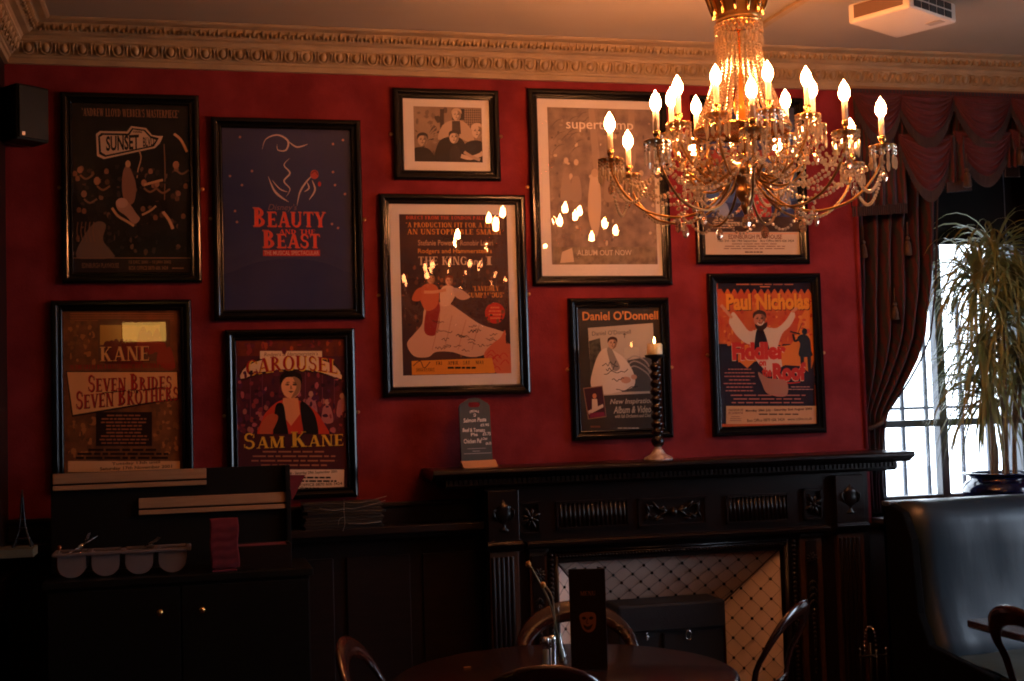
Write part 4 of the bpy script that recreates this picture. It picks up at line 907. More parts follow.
# ------------------------------------------------------------------ chimney piece
def mantel():
    root=empty('chimney_piece',(2.28,6.2,0)); tag(root,'carved black oak chimney piece with long mantelshelf and fluted pilasters','fireplace')
    O=Vector((-2.28,-6.2,0)); X=Matrix.Translation(O)
    b=MB(); pr=[(5.90,1.330),(5.888,1.322),(5.886,1.308),(5.90,1.300),(5.915,1.294),(5.93,1.284),(5.94,1.278),(6.199,1.278),(6.199,1.330)]
    b.prism(pr,1.05,3.505,M_oak,X,axis='x'); b.build('mantelshelf',root,bevel=.003)
    b=MB(); b.prism([(5.955,1.278),(5.95,1.25),(5.975,1.235),(6.199,1.235),(6.199,1.278)],1.12,3.44,M_oak,X,axis='x')
    n=98
    for i in range(n): x=1.13+i*(2.30/n); b.box(x,x+.014,5.935,5.956,1.256,1.277,M_oak,X)
    b.build('dentil_moulding',root)
    b=MB(); b.box(1.31,3.26,6.0,6.199,.965,1.236,M_oak,X); b.box(1.33,3.24,6.0,6.199,.93,.965,M_oak,X); b.box(1.31,1.645,6.005,6.199,0,.93,M_oak,X); b.box(2.82,3.26,6.005,6.199,0,.93,M_oak,X); b.box(3.26,3.34,6.08,6.199,0,1.236,M_oak,X); b.build('frieze',root,bevel=.003)
    b=MB(); b.prism([(5.955,.975),(5.945,.965),(5.95,.95),(5.97,.94),(5.985,.925),(6.01,.92),(6.01,.975)],1.50,3.05,M_oak,X,axis='x'); b.build('frieze_moulding',root)
    def panel(name,x0,x1,z0,z1,y,fl=0,ax='z'):
        b=MB(); t=.012
        for q in ((x0,x1,z1-t,z1),(x0,x1,z0,z0+t),(x0,x0+t,z0,z1),(x1-t,x1,z0,z1)): b.box(q[0],q[1],y-.014,y,q[2],q[3],M_oak2 if fl!=0 and False else M_oak,X)
        if fl:
            w=(x1-x0-2*t)/fl
            for i in range(fl):
                xc=x0+t+w*(i+.5); b.tube([(xc,y-.002,z0+t),(xc,y-.002,z1-t)],w*.36,M_oak,8,X)
        return b.build(name,root)
    panel('fluted_panel',1.655,2.02,1.02,1.155,6.0,15); panel('fluted_panel',2.52,2.855,1.005,1.145,6.0,14)
    def leaf(b,x,y,z,L,ang,w=.3,th=.35):
        M=Matrix.Translation((x,y,z))@Matrix.Rotation(R(ang),4,'Y'); b.ball((L/2,0,0),L/2,M_oak,X@M,8,6,True,(1,th,w))
    # middle panel of scrolling leaves
    pm_=panel('leaf_panel',2.065,2.42,1.01,1.15,6.0); b=MB()
    for sx in (-1,1):
        for k,(dx,dz,L,an) in enumerate([(.02,.0,.06,20),(.03,.01,.05,-40),(.07,.01,.055,50),(.08,-.01,.05,-30),(.12,.0,.05,70),(.125,.0,.045,-60),(.10,.03,.04,10),(.05,-.03,.045,-10)]):
            leaf(b,2.243+sx*dx,5.99,1.08+dz,L,-an if sx>0 else 180+an)
        b.tube([(2.243+sx*(.03+.02*math.cos(t/8*5)+.008*t),5.992,1.08+.028*math.sin(t/8*5)) for t in range(14)],.005,M_oak,6,X)
    b.ball((2.243,5.985,1.08),.022,M_oak,X,10,8); b.build('leaf_carving',pm_)
    for x0,x1 in ((1.475,1.578),(2.932,3.036)):
        p=panel('square_panel',x0,x1,1.005,1.16,5.995); b=MB(); xc=(x0+x1)/2
        for k in range(8): leaf(b,xc,5.985,1.082,.058 if k%2 else .044,k*45+20,.32,.4)
        b.ball((xc,5.977,1.082),.012,M_oak,X,8,6); b.build('rosette',p)
    for x0,x1 in ((1.315,1.465),(3.095,3.25)):
        b=MB(); b.box(x0,x1,5.955,6.0,.985,1.22,M_oak,X); blk=b.build('urn_block',root,bevel=.003); xc=(x0+x1)/2; b=MB()
        M=Matrix.Translation((xc,5.957,1.03))@Matrix.Diagonal((1,.5,1,1))
        b.lathe([(.022,0),(.024,.006),(.010,.018),(.008,.035),(.020,.045),(.034,.060),(.038,.085),(.034,.105),(.038,.110),(.026,.122),(.010,.135),(.004,.148)],(0,0,0),M_oak,20,X=X@M,flute=.04,nf=10)
        for sx in (-1,1): b.tube([(xc+sx*.034,5.95,1.132),(xc+sx*.050,5.948,1.128),(xc+sx*.047,5.948,1.105),(xc+sx*.033,5.95,1.085)],.0045,M_oak,6,X)
        b.build('urn_carving',blk)
        b=MB(); b.prism([(5.935,.985),(5.93,.97),(5.945,.955),(5.96,.935),(6.01,.935),(6.01,.985)],x0-.01,x1+.01,M_oak,X,axis='x'); b.build('pilaster_capital',root)
        b=MB(); b.box(x0+.005,x1-.005,5.97,6.01,.10,.935,M_oak2,X); b.box(x0-.012,x1+.012,5.94,6.01,0,.10,M_oak,X)
        for k in range(5): xx=x0+.022+(x1-x0-.06)*k/4; b.tube([(xx,5.968,.12),(xx,5.968,.91)],.010,M_oak,8,X)
        b.build('fluted_pilaster',root,bevel=.002)
    for x0,x1,side in ((1.515,1.60,-1),(2.90,3.02,1)):
        b=MB(); b.box(x0,x1,5.985,6.01,.05,.925,M_oak2,X); b.box(x0-.005,x1+.005,5.965,6.01,.925,.97,M_oak,X); st=b.build('carved_stile',root,bevel=.002); xc=(x0+x1)/2; b=MB()
        b.box(xc-.030,xc+.030,5.980,5.986,.08,.905,M_oak,X)
        for k in range(10): leaf(b,xc,5.978,.815,.034,k*36,.36,.5)
        b.ball((xc,5.972,.815),.010,M_oak,X,8,6)
        for k in range(4):
            z=.71-k*.032; leaf(b,xc,5.976,z,.036,125,.35,.5); leaf(b,xc,5.976,z,.036,55,.35,.5)
        for k in range(20): b.ball((xc,5.974,.56-k*.022),.0115-.0002*k,M_oak,X,8,6,True,(.9,.7,1))
        b.build('bellflower_drop',st)
    # beaded column on the left of the opening
    for x in (1.618,2.862):
        b=MB()
        for k in range(40): b.ball((x,5.972,.905-k*.0225),.013,M_oak,X,8,6,True,(.85,.8,.75))
        b.build('beaded_column',root)
    # moulded frame round the tiles
    b=MB()
    for i,(o,y,t) in enumerate([(.0,5.985,.012),(.012,5.975,.010),(.024,5.982,.012)]):
        x0,x1,z=1.640+.0*i+(.02-o)*0+o*.4,2.832-o*.4,.915-o*1.0
        b.tube([(x0,y,.0),(x0,y,z)],t*.55,M_oak,8,X); b.tube([(x1,y,0),(x1,y,z)],t*.55,M_oak,8,X); b.tube([(x0,y,z),(x1,y,z)],t*.55,M_oak,8,X)
    for i in range(70): b.ball((1.66+i*.0165,5.972,.896),.0055,M_oak,X,6,4)
    b.box(1.62,2.85,5.99,6.01,.865,.93,M_oak,X)
    b.build('opening_moulding',root)
mantel()
def clip_line(p,q,poly):
    # parametric clip of segment p-q by a convex polygon
    t0,t1=0,1; n=len(poly); d=(q[0]-p[0],q[1]-p[1])
    ar=sum(poly[i][0]*poly[(i+1)%n][1]-poly[(i+1)%n][0]*poly[i][1] for i in range(n)); sg=1 if ar>0 else -1
    for i in range(n):
        a,c=poly[i],poly[(i+1)%n]; nx,ny=-(c[1]-a[1])*sg,(c[0]-a[0])*sg
        num=(p[0]-a[0])*nx+(p[1]-a[1])*ny; den=d[0]*nx+d[1]*ny
        if abs(den)<1e-9:
            if num<0: return None
        else:
            t=-num/den
            if den>0: t0=max(t0,t)
            else: t1=min(t1,t)
    if t0>=t1: return None
    return ((p[0]+d[0]*t0,p[1]+d[1]*t0),(p[0]+d[0]*t1,p[1]+d[1]*t1))
def surround():
    root=empty('tiled_surround',(2.23,6.2,0)); tag(root,'cream tiled fireplace surround with diagonal lattice lines and dark studs','tile surround')
    x0,x1,zt,yo=1.655,2.805,.868,6.015; w,h,d=.235,.262,.16
    O=Vector((2.23,6.2,0))
    def panel(name,P):   # P four corners outer-left, outer-right, inner-right, inner-left
        P=[Vector(p)-O for p in P]; o=P[0]; s=(P[1]-P[0]).normalized(); nn=s.cross(P[3]-P[0]).normalized(); t=nn.cross(s).normalized()
        if nn.y>0: nn=-nn
        uv=[((p-o).dot(s),(p-o).dot(t)) for p in P]
        b=MB(); b.faces(P+[p-nn*.01 for p in P],[(0,1,2,3),(4,7,6,5),(0,4,5,1),(1,5,6,2),(2,6,7,3),(3,7,4,0)],M_tile); pl=b.build(name,root)
        us=[u for u,v in uv]; vs=[v for u,v in uv]; st=.0495; b=MB(); T=lambda q,k:o+s*q[0]+t*q[1]+nn*k
        n=int((max(us)-min(us)+max(vs)-min(vs))/(2*st))+3
        for sg in (1,-1):
            for k in range(-n,n+n):
                c=2*st*k
                # line u + sg*v = c
                L=3; p=(c/2-L,sg*(c/2+L)) ; q=(c/2+L,sg*(c/2-L))
                r=clip_line(p,q,uv)
                if r: b.tube([T(r[0],.0004),T(r[1],.0004)],.0011,M_grout,4)
        b.build('grout_lines',pl)
        b=MB(); sp=[(u,v) for u,v in [(st*i,st*j) for i in range(-30,40) for j in range(-30,40) if (i+j)%2==0]]
        for q in sp:
            if all(((uv[(i+1)%4][0]-uv[i][0])*(q[1]-uv[i][1])-(uv[(i+1)%4][1]-uv[i][1])*(q[0]-uv[i][0]))*sgn>.004 for i in range(4) for sgn in [1 if sum(uv[j][0]*uv[(j+1)%4][1]-uv[(j+1)%4][0]*uv[j][1] for j in range(4))>0 else -1]):
                b.ball(T(q,.003),.0078,M_stud,None,8,5)
        o_=b.build('studs',pl); o_['kind']='stuff'
    y2=yo+d
    panel('top_tile_panel',[(x0,yo,zt),(x1,yo,zt),(x1-w,y2,zt-h),(x0+w,y2,zt-h)])
    panel('left_tile_panel',[(x0,yo,0),(x0,yo,zt),(x0+w,y2,zt-h),(x0+w,y2,0)])
    panel('right_tile_panel',[(x1,yo,zt),(x1,yo,0),(x1-w,y2,0),(x1-w,y2,zt-h)])
    b=MB()
    for a,c in (((x0,yo,zt),(x0+w,y2,zt-h)),((x1,yo,zt),(x1-w,y2,zt-h))): b.tube([Vector(a)-O,Vector(c)-O],.0045,M_grout,6)
    b.box(x0+w-2.23,x1-w-2.23,y2-6.2,y2-6.2+.02,0,.0,M_black)
    b.build('mitre_strip',root)
    b=MB(); b.box(x0+w,x1-w,y2+.14,y2+.16,0,zt-h,M_black,Matrix.Translation(-O)); b.build('fireback',root)
surround()
def heater():
    root=empty('covered_heater',(2.19,5.93,0)); tag(root,'charcoal soft-covered box with ring pull standing in the tiled fireplace','covered box')
    a,c=-.262,.285
    b=MB(); b.box(a+.008,c-.008,.02,.22,.01,.64,M_cover); b.build('box_body',root,bevel=.012)
    b=MB(); b.box(a,c,.005,.225,.515,.652,M_cover); b.build('cover_flap',root,bevel=.014)
    b=MB(); b.box(-.04,-.028,.004,.016,.03,.51,M_black); b.build('seam_piping',root,bevel=.003)
    for x,rr in ((.085,.022),(-.125,.009)):
        b=MB(); P=[(x+rr*.62*math.cos(t*2*PI/16),-.006,.495+rr*math.sin(t*2*PI/16)) for t in range(16)]; b.tube(P,.0035,M_chrome,6,closed=True); b.ball((x,.0,.515),.006,M_chrome,None,8,6); b.build('ring_pull',root)
heater()
def fireset():
    p=atY(871,660,5.72); root=empty('fireside_tool_set',(p.x,5.72,0)); tag(root,'black iron fireside tool set with beaded loop handles beside the pilaster','fireside tools')
    b=MB(); b.lathe([(.085,0),(.088,.012),(.06,.022),(.02,.03),(.012,.05)],(0,0,0),M_iron,24); b.build('base',root)
    b=MB(); b.tube([(0,0,.04),(0,0,.43)],.007,M_iron,8); b.tube([(-.06,0,.372),(.075,-.02,.372)],.006,M_iron,8); b.tube([(.0,-.06,.37),(.0,.06,.37)],.006,M_iron,8); b.build('stand',root)
    b=MB()
    P=[(-.028,0,.38),(-.030,0,.42),(-.028,0,.46),(-.018,0,.495),(0,0,.508),(.018,0,.495),(.028,0,.46),(.030,0,.42),(.028,0,.38)]
    for q in smooth(P,2,False): b.ball(q,.0068,M_chrome,None,8,6)
    b.build('loop_handle',root)
    for x,y,k in ((-.055,0,0),(.07,-.02,1),(0,-.055,2)):
        b=MB(); b.tube([(x,y,.10),(x,y,.40)],.004,M_iron,6); b.ball((x,y,.405),.009,M_chrome,None,8,6)
        if k==0: b.tube([(x,y,.10),(x-.02,y,.085),(x,y,.07)],.004,M_iron,6)
        elif k==1: b.box(x-.03,x+.03,y-.006,y+.006,.05,.12,M_iron)
        else: b.lathe([(.012,.12),(.024,.10),(.03,.05)],(x,y,0),M_iron,12)
        b.build(('poker','shovel','brush')[k],root)
fireset()
# ------------------------------------------------------------------ things on the mantelshelf
def candlestick():
    root=empty('candlestick',(2.185,6.01,1.3305)); tag(root,'tall dark twisted candlestick on a pale marbled foot on the mantelshelf','candlestick')
    b=MB(); b.lathe([(.070,0),(.074,.006),(.066,.016),(.040,.028),(.026,.046),(.018,.060),(.014,.07)],(0,0,0),M_stone,30,flute=.04,nf=8); b.build('foot',root)
    b=MB(); prof=[(.016,.065),(.028,.075),(.033,.095),(.026,.112),(.017,.12)]
    z=.12
    for k in range(9): prof+=[(.027,z+.008),(.031,z+.018),(.027,z+.028),(.017,z+.036)]; z+=.0395
    prof+=[(.02,z+.006),(.018,z+.014)]
    vs=[];b.lathe(prof,(0,0,0),mat('stem_black_oak',(.010,.004,.003),.22),24); b.build('turned_stem',root)
    b=MB(); b.lathe([(.018,.488),(.022,.496),(.046,.503),(.050,.509),(.048,.514),(.01,.514)],(0,0,0),M_black,24); b.build('drip_dish',root)
    c=empty('pillar_candle',(2.185,6.01,1.8452)); tag(c,'short lit ivory candle burning on top of the dark candlestick','candle')
    b=MB(); b.lathe([(.036,0),(.038,.004),(.038,.048),(.034,.054),(.020,.050),(.001,.044)],(0,0,0),M_wax,24); b.build('wax',c)
    b=MB(); b.tube([(0,0,.044),(.001,0,.056)],.0013,M_black,6); b.build('wick',c)
    b=MB(); b.lathe([(.0015,.054),(.0045,.059),(.0058,.065),(.0040,.074),(.002,.083),(.0004,.089)],(0,0,0),M_flame,12); b.build('flame',c)
candlestick()
def chalkboard():
    root=empty('chalkboard_sign',(1.293,6.06,1.3305),(R(-6),0,R(3))); tag(root,'small slate price board with a handle slot on a wooden foot, left end of mantelshelf','sign')
    w=.152; h=.305; b=MB(); 
    P=[(-w/2,.0),(w/2,.0),(w/2,.262),(w/2-.010,.276),(w/2-.022,.282),(.025,.300),(0,.303),(-.025,.300),(-w/2+.022,.282),(-w/2+.010,.276),(-w/2,.262)]
    # board with a real slot: two halves round the hole
    hole=[(.030*c,.272+.013*s) for c,s in [(math.cos(t),math.sin(t)) for t in [PI*2*k/20 for k in range(20)]]]
    hole=[((abs(math.cos(2*PI*k/20))**.6)*math.copysign(.030,math.cos(2*PI*k/20)),.270+.0135*math.copysign(abs(math.sin(2*PI*k/20))**.8,math.sin(2*PI*k/20))) for k in range(20)]
    import mathutils
    tess=mathutils.geometry.tessellate_polygon([[Vector((x,z,0)) for x,z in P],[Vector((x,z,0)) for x,z in hole]])
    al=P+hole; nv=len(al); vs=[(x,-.006,z) for x,z in al]+[(x,.006,z) for x,z in al]; fs=[tuple(t) for t in tess]+[tuple(k+nv for k in t[::-1]) for t in tess]
    n=len(P); fs+=[(i,(i+1)%n,nv+(i+1)%n,nv+i) for i in range(n)]; m=len(hole); fs+=[(n+i,n+(i+1)%m,nv+n+(i+1)%m,nv+n+i) for i in range(m)]
    b.faces(vs,fs,M_slate); b.build('slate',root,loc=(0,0,.028))
    b=MB(); b.prism([(-.055,.0),(.03,.0),(.03,.012),(-.002,.032),(-.012,.030)],-w/2-.004,w/2+.012,M_ply,axis='x'); b.build('wooden_foot',root,rot=(R(6),0,0))
    # chalked writing
    A=Art(0,0,100,200,w,h,M_slate); A.b=MB(); A.lay=.0066
    def T(t,x0,y0,x1,y1,m=M_chalk,**k): A.text(t,x0,y0,x1,y1,m,**k)
    T('SPECIALS',34,43,64,50,arch=3); A.stroke([(46,55),(49,52),(53,55),(50,60),(46,58)],1.6,M_chalk); A.stroke([(46,60),(53,60)],1.5,M_chalk)
    T('Salmon Pasta',12,66,86,79,shear=.15,skew=2); T('£5.95',66,84,94,92,shear=.1); T('Beef & Tomato',8,96,80,108,shear=.1,skew=-2); T('Pie',34,112,56,122); T('£5.75',72,111,98,121,shear=.1); T('Chicken Pie',10,130,66,144,shear=.1); T('& Chips',66,128,86,138,skew=2); T('£6.25',80,142,98,150)
    gy=mat('board_print',(.30,.32,.34),.7); A.rect(20,160,80,161.5,gy); A.rect(8,175,97,177,gy); A.rect(36,168,60,170,gy)
    A.b.build('chalk_writing',root,loc=(0,0,.028+h/2-.0),recalc=False)
chalkboard()
# ------------------------------------------------------------------ cupboard and things on the left
def cupboard():
    x0,x1,y0,y1,zt=-.60,.455,5.60,6.0,.955
    root=empty('cupboard',((x0+x1)/2,y0,0)); tag(root,'low black two-door cupboard with small brass knobs','cupboard'); X=Matrix.Translation((-(x0+x1)/2,-y0,0))
    b=MB(); b.box(x0,x1,y0,y1,.06,zt-.03,M_cab,X); b.box(x0+.03,x1-.03,y0+.03,y1,0,.06,M_cab,X); b.build('carcass',root,bevel=.002)
    b=MB(); b.box(x0-.015,x1+.015,y0-.02,y1,zt-.03,zt,M_cab,X); b.build('cupboard_top',root,bevel=.004)
    xm=-.073
    for a,c,k in ((x0+.006,xm-.003,-.157),(xm+.003,x1-.006,.011)):
        b=MB(); b.box(a,c,y0-.018,y0,.07,zt-.045,M_cab,X); d=b.build('door',root,bevel=.002)
        b=MB(); b.lathe([(.006,0),(.006,.012),(.012,.017),(.0145,.024),(.012,.031),(.002,.034)],(0,0,0),M_brass,18,X=X@Matrix.Translation((k,y0-.018,.812))@Matrix.Rotation(R(90),4,'X')); b.build('knob',d)
cupboard()
def rack():
    root=empty('leaflet_rack',(-.10,5.95,.955)); tag(root,'black back board with two pale wooden rails standing on the cupboard','rack')
    b=MB(); b.box(-.515,.505,.0,.022,0,.425,M_black); b.box(.485,.505,-.03,.0,0,.425,M_black); b.build('back_board',root,bevel=.002)
    for x0,x1,z in ((-.505,.140,.352),(-.150,.498,.232)):
        b=MB(); b.box(x0,x1,-.020,.0,z+.028,z+.072,M_lightwood); b.box(x0,x1,-.026,.0,z,z+.020,M_lightwood); b.box(x0+.002,x1-.002,-.012,0,z+.018,z+.030,M_black); b.build('rail',root,bevel=.003)
rack()
def tray():
    # grey cutlery tray with four round-bottomed bins
    x0,x1,y0,y1,zr=-.585,-.030,5.66,5.84,1.062
    root=empty('cutlery_tray',((x0+x1)/2,(y0+y1)/2,.9552)); tag(root,'grey plastic cutlery tray with four round-bottomed bins on the cupboard','cutlery tray')
    X=Matrix.Translation((-(x0+x1)/2,-(y0+y1)/2,-.9552))
    b=MB(); 
    for a in [(x0,x1,y0,y0+.022,zr-.014,zr),(x0,x1,y1-.022,y1,zr-.014,zr)]: b.box(*a,M_tray,X)
    W=(x1-x0-.02)/4
    for i in range(5): x=x0+i*W; b.box(x,x+.02,y0+.022,y1-.022,zr-.014,zr,M_tray,X)
    b.build('tray_rim',root,bevel=.004)
    for i in range(4):
        xa=x0+.022+i*W; xb=xa+W-.022; xc=(xa+xb)/2; r=(xb-xa)/2; b=MB()
        P=[(xa,zr-.010)]+[(xc+r*math.cos(t),zr-.052+ .0495*math.sin(t)) for t in [PI+PI*k/14 for k in range(15)]]+[(xb,zr-.010)]
        Q=[(xc+(x-xc)*.93,z+.004 if z<zr-.03 else z) for x,z in P]; n=len(P)
        for (y,s_) in ((y0+.012,0),(y1-.012,1)):
            b.prism(P,y-.002,y+.002,M_tray,X)
        b.prism(P+Q[::-1],y0+.014,y1-.014,M_tray,X)
        b.build('tray_bin',root)
    r=random.Random(3)
    lab=['fork lying in the leftmost bin of the grey tray','spoon standing up in the leftmost bin of the grey tray','knife leaning out of the leftmost bin of the grey tray','second fork at the right of the leftmost bin of the grey tray','spoon catching orange light in the third bin','knife handle catching orange light over the third bin','fork tip glinting at the right of the third bin','spoon lying low in the second bin of the grey tray']
    kind=['fork','spoon','knife','fork','spoon','knife','fork','spoon']; pos=[(-.54,8),(-.515,18),(-.50,28),(-.47,38),(-.255,8),(-.235,14),(-.215,20),(-.37,5)]
    for i,(x,an) in enumerate(pos):
        b=MB(); L=.12
        b.tube([(-L/2,0,0),(0,0,.002),(L/2,0,0)],[.005,.003,.002],M_chrome,6,flat=.5)
        if kind[i]=='spoon': b.ball((L/2+.012,0,0),.016,M_chrome,None,10,6,True,(1.2,.8,.3))
        elif kind[i]=='fork':
            for s_ in (-1,0,1): b.box(L/2,L/2+.035,s_*.006-.0015,s_*.006+.0015,-.001,.001,M_chrome)
            b.box(L/2-.004,L/2+.006,-.008,.008,-.001,.001,M_chrome)
        else: b.prism([(L/2-.005,-.006),(L/2+.05,-.004),(L/2+.055,.004),(L/2-.005,.006)],-.001,.001,M_chrome,axis='z')
        o=b.build(kind[i],loc=(x,5.75,1.052+.03*math.sin(R(an))),rot=(r.uniform(-.4,.4),-R(an),r.uniform(-.5,.5)+PI*.3)); tag(o,'steel '+lab[i],kind[i],'cutlery in the grey tray')
    b=MB(); b.lathe([(.016,0),(.017,.07),(.013,.085),(.008,.10),(.009,.118),(.004,.122)],(0,0,0),mat('brown_glass',(.16,.045,.02),.25),16); o=b.build('sauce_bottle',loc=(-.575,5.885,.9555)); tag(o,'small reddish-brown bottle behind the left end of the cutlery tray','bottle')
tray()
def napkins():
    b=MB(); root=empty('serviette_box',(.235,5.74,.9552)); tag(root,'low dark wooden box filled with red paper napkins on the cupboard','napkin box')
    for a in [(-.18,.152,-.08,-.070,0,.098),(-.18,.152,.07,.08,0,.098),(-.18,-.17,-.07,.07,0,.098),(.142,.152,-.07,.07,0,.098),(-.17,.142,-.07,.07,0,.01)]: b.box(*a,M_dado)
    b.build('wooden_box',root,bevel=.002)
    for k in range(6):
        b=MB(); n=M_napkin; b.grid(lambda u,v:(-.165+.30*u,-.065+.13*v,.0+.002*math.sin(u*5)*math.sin(v*4)),12,6,M_napkin); o=b.build('red_napkin',loc=(.235,5.74,.9552+.035+.0115*k),solid=.006); tag(o,'flat red napkin in the low dark wooden box, '+('bottom one','fifth from the top','fourth from the top','third from the top','second from the top','topmost')[k],'napkin','flat red napkins in the dark box')
    # folded cloth hanging over the front of the box
    r=random.Random(5); root=empty('folded_napkin_stack',(.105,5.64,.9552)); tag(root,'upright stack of folded crimson napkins in front of the black board','napkin stack')
    b=MB()
    def f(u,v):
        s=v*.47; x=-.058+.116*u
        if v<.12: q=v/.12; y=.02-.02*q; z=.195+.022*math.sin(q*PI/2)-.0
        z=.222-v*.205; y=-.012*math.sin(min(1,v*5)*PI/2)-.0022*math.sin(v*34+u*3.2+math.sin(u*7))*(.3+v*.7)
        return (x+.003*math.sin(v*9)+.004*v,y,z)
    b.grid(f,16,70,M_napkin); b.build('outer_fold',root,solid=.006)
    b=MB(); b.box(-.056,.056,-.004,.034,.008,.222,M_napkin); b.build('inner_folds',root,bevel=.014)
    b=MB(); b.box(-.052,.050,-.012,.02,0,.010,M_napkin); b.build('bottom_fold',root,bevel=.003)
napkins()
def menus():
    r=random.Random(12); z=1.0755; n=9
    for k in range(n):
        t=.0135; b=MB(); w,d=.36,.115; b.box(-w/2,w/2,-d/2,d/2,0,t-.001,M_paper); o=b.build('black_menu_folder',loc=(.655+r.uniform(-.012,.012),6.08+r.uniform(-.004,.004),z),rot=(0,0,r.uniform(-.03,.03)),bevel=.003)
        tag(o,'black menu folder in the string-tied stack, '+('bottom one','eighth from the top','seventh from the top','sixth from the top','fifth from the top','fourth from the top','third from the top','second from the top','topmost')[k],'menu folder','tied stack of black menu folders'); z+=t
    b=MB(); s=M_string
    b.tube(smooth([(.645,6.015,1.065),(.655,6.012,1.10),(.652,6.012,1.16),(.655,6.02,z+.004),(.66,6.08,z+.006)],4,False),.0015,s,6)
    b.tube(smooth([(.655,6.014,1.17),(.70,6.012,1.166),(.78,6.014,1.18),(.845,6.018,1.196)],4,False),.0012,s,6); b.tube(smooth([(.655,6.014,1.168),(.60,6.012,1.162),(.54,6.013,1.175)],4,False),.0012,s,6)
    b.tube(smooth([(.655,6.016,z+.002),(.72,6.012,z-.006),(.80,6.012,z+.008),(.85,6.02,z+.018)],4,False),.0012,s,6); b.tube(smooth([(.655,6.013,1.13),(.63,6.011,1.12),(.625,6.011,1.095)],4,False),.0012,s,6)
    b.tube(smooth([(.67,6.012,1.098),(.74,6.011,1.094),(.82,6.013,1.10)],4,False),.0015,s,6)
    tag(b.build('string'),'loose white string tied round the stack of black folders','string')
    b=MB(); b.prism([(.0,.0),(.062,.115),(-.012,.118)],-.002,.002,M_napkin); o=b.build('red_card',loc=(.432,5.935,1.25)); 
    b2=MB(); tag(o,'pointed red folded card sticking out at the right of the black board','card'); b2.bm.free()
    o.location=(.415,5.978,1.215)
menus()
def leftshelf():
    root=empty('wall_shelf',(XL,5.62,1.06)); tag(root,'short grey-green shelf on the left edge of the picture','shelf')
    b=MB(); b.box(0.001,.172,-.02,.14,0,.036,mat('shelf_paint',(.11,.12,.09),.5)); b.build('shelf_board',root,bevel=.003)
    b=MB(); b.prism([(.0,-.14),(.16,.0),(.0,.0)],.14,.16,M_black); b.build('bracket',root)
    t=empty('tower_ornament',(-.695,5.66,1.0965)); tag(t,'slim dark tower-shaped ornament with flared feet on the left shelf','ornament')
    b=MB()
    for sx in (-1,1):
        for sy in (-1,1): b.tube(smooth([(sx*.036,sy*.03,.002),(sx*.024,sy*.02,.035),(sx*.012,sy*.010,.08),(sx*.006,sy*.005,.14),(sx*.002,sy*.002,.215)],4,False),[.004]*4+[.003]*13,M_iron,6)
    b.build('tower_legs',t)
    b=MB(); b.box(-.026,.026,-.022,.022,.032,.038,M_iron); b.box(-.015,.015,-.013,.013,.075,.080,M_iron); b.tube([(0,0,.12),(0,0,.235)],.003,M_iron,6); b.build('tower_decks',t)
leftshelf()
# ------------------------------------------------------------------ seating on the right
def booth():
    root=empty('booth_seat',(3.165,5.2,0)); tag(root,'high-backed dark blue leather booth seat under the window','bench')
    L=2.1
    pr=[(.40,1.085),(.385,1.107),(.35,1.118),(.30,1.115),(.255,1.098),(.225,1.06),(.205,1.0),(.195,.90),(.188,.78),(.165,.66),(.13,.56),(.10,.50),(.08,.46),(.08,.30),(.40,.30)]
    pr=[(y+.0,z-.0) for y,z in pr]
    b=MB(); n=26; vs=[];fs=[];m=len(pr)
    for i in range(n+1):
        x=.06+L*i/n if i>0 else .045
        for y,z in pr:
            q=.0 if i not in (0,) else .02
            vs.append((x,y+q*(1 if y<.38 else 0)+.004*math.sin(i*1.9)*math.sin(z*9),z-q*.4))
    for i in range(n):
        for j in range(m): fs.append((i*m+j,(i+1)*m+j,(i+1)*m+(j+1)%m,i*m+(j+1)%m))
    fs.append(tuple(range(m))[::-1]); fs.append(tuple(n*m+j for j in range(m)))
    b.faces(vs,fs,M_leather,True); b.build('backrest',root)
    b=MB(); b.grid(lambda u,v:(.05+L*u,-.46+.56*v,.452-.02*(2*v-1)**4+.006*math.sin(u*23)*math.sin(v*5)),40,10,M_seatl); b.box(.05,.05+L,-.46,.10,.33,.432,M_seatl); b.build('seat_cushion',root)
    b=MB(); b.box(.04,.05+L,-.42,.38,0,.33,M_black); b.build('plinth',root,bevel=.004)
    b=MB(); b.prism([(-.40,0),(.43,0),(.43,1.085),(.36,1.10),(.26,1.07),(.19,.95),(.16,.62),(.08,.49),(-.40,.44)],-.0,.04,mat('end_panel_black',(.003,.003,.003),.9,spec=.05),axis='x'); b.build('end_panel',root,bevel=.006)
    b=MB(); b.box(0.0,L+.05,.37,.44,1.092,1.112,M_winframe); b.box(0.0,L+.05,.40,.43,0,1.09,M_black); b.build('capping_rail',root,bevel=.004)
booth()
def side_table():
    root=empty('side_table',(3.15,4.12,0)); tag(root,'dark rectangular pub table cut off at the right edge','table')
    b=MB(); P=[]
    for cx_,cy_,a0 in ((.28,.30,0),(-.28,.30,90),(-.28,-.30,180),(.28,-.30,270)):
        for k in range(6): a=R(a0+k*18); P.append((cx_+.045*math.cos(a),cy_+.045*math.sin(a)))
    b.prism(P,.722,.750,M_tabletop,axis='z'); b.build('tabletop',root,bevel=.006)
    b=MB(); b.lathe([(.03,.72),(.045,.70),(.03,.60),(.035,.35),(.05,.2),(.05,.06)],(0,0,0),M_iron,20); b.build('pedestal',root)
    b=MB()
    for k in range(4): a=PI/4+k*PI/2; b.tube([(0,0,.08),(.15*math.cos(a),.15*math.sin(a),.06),(.28*math.cos(a),.28*math.sin(a),.012)],[.025,.02,.013],M_iron,8)
    b.build('feet',root)
side_table()
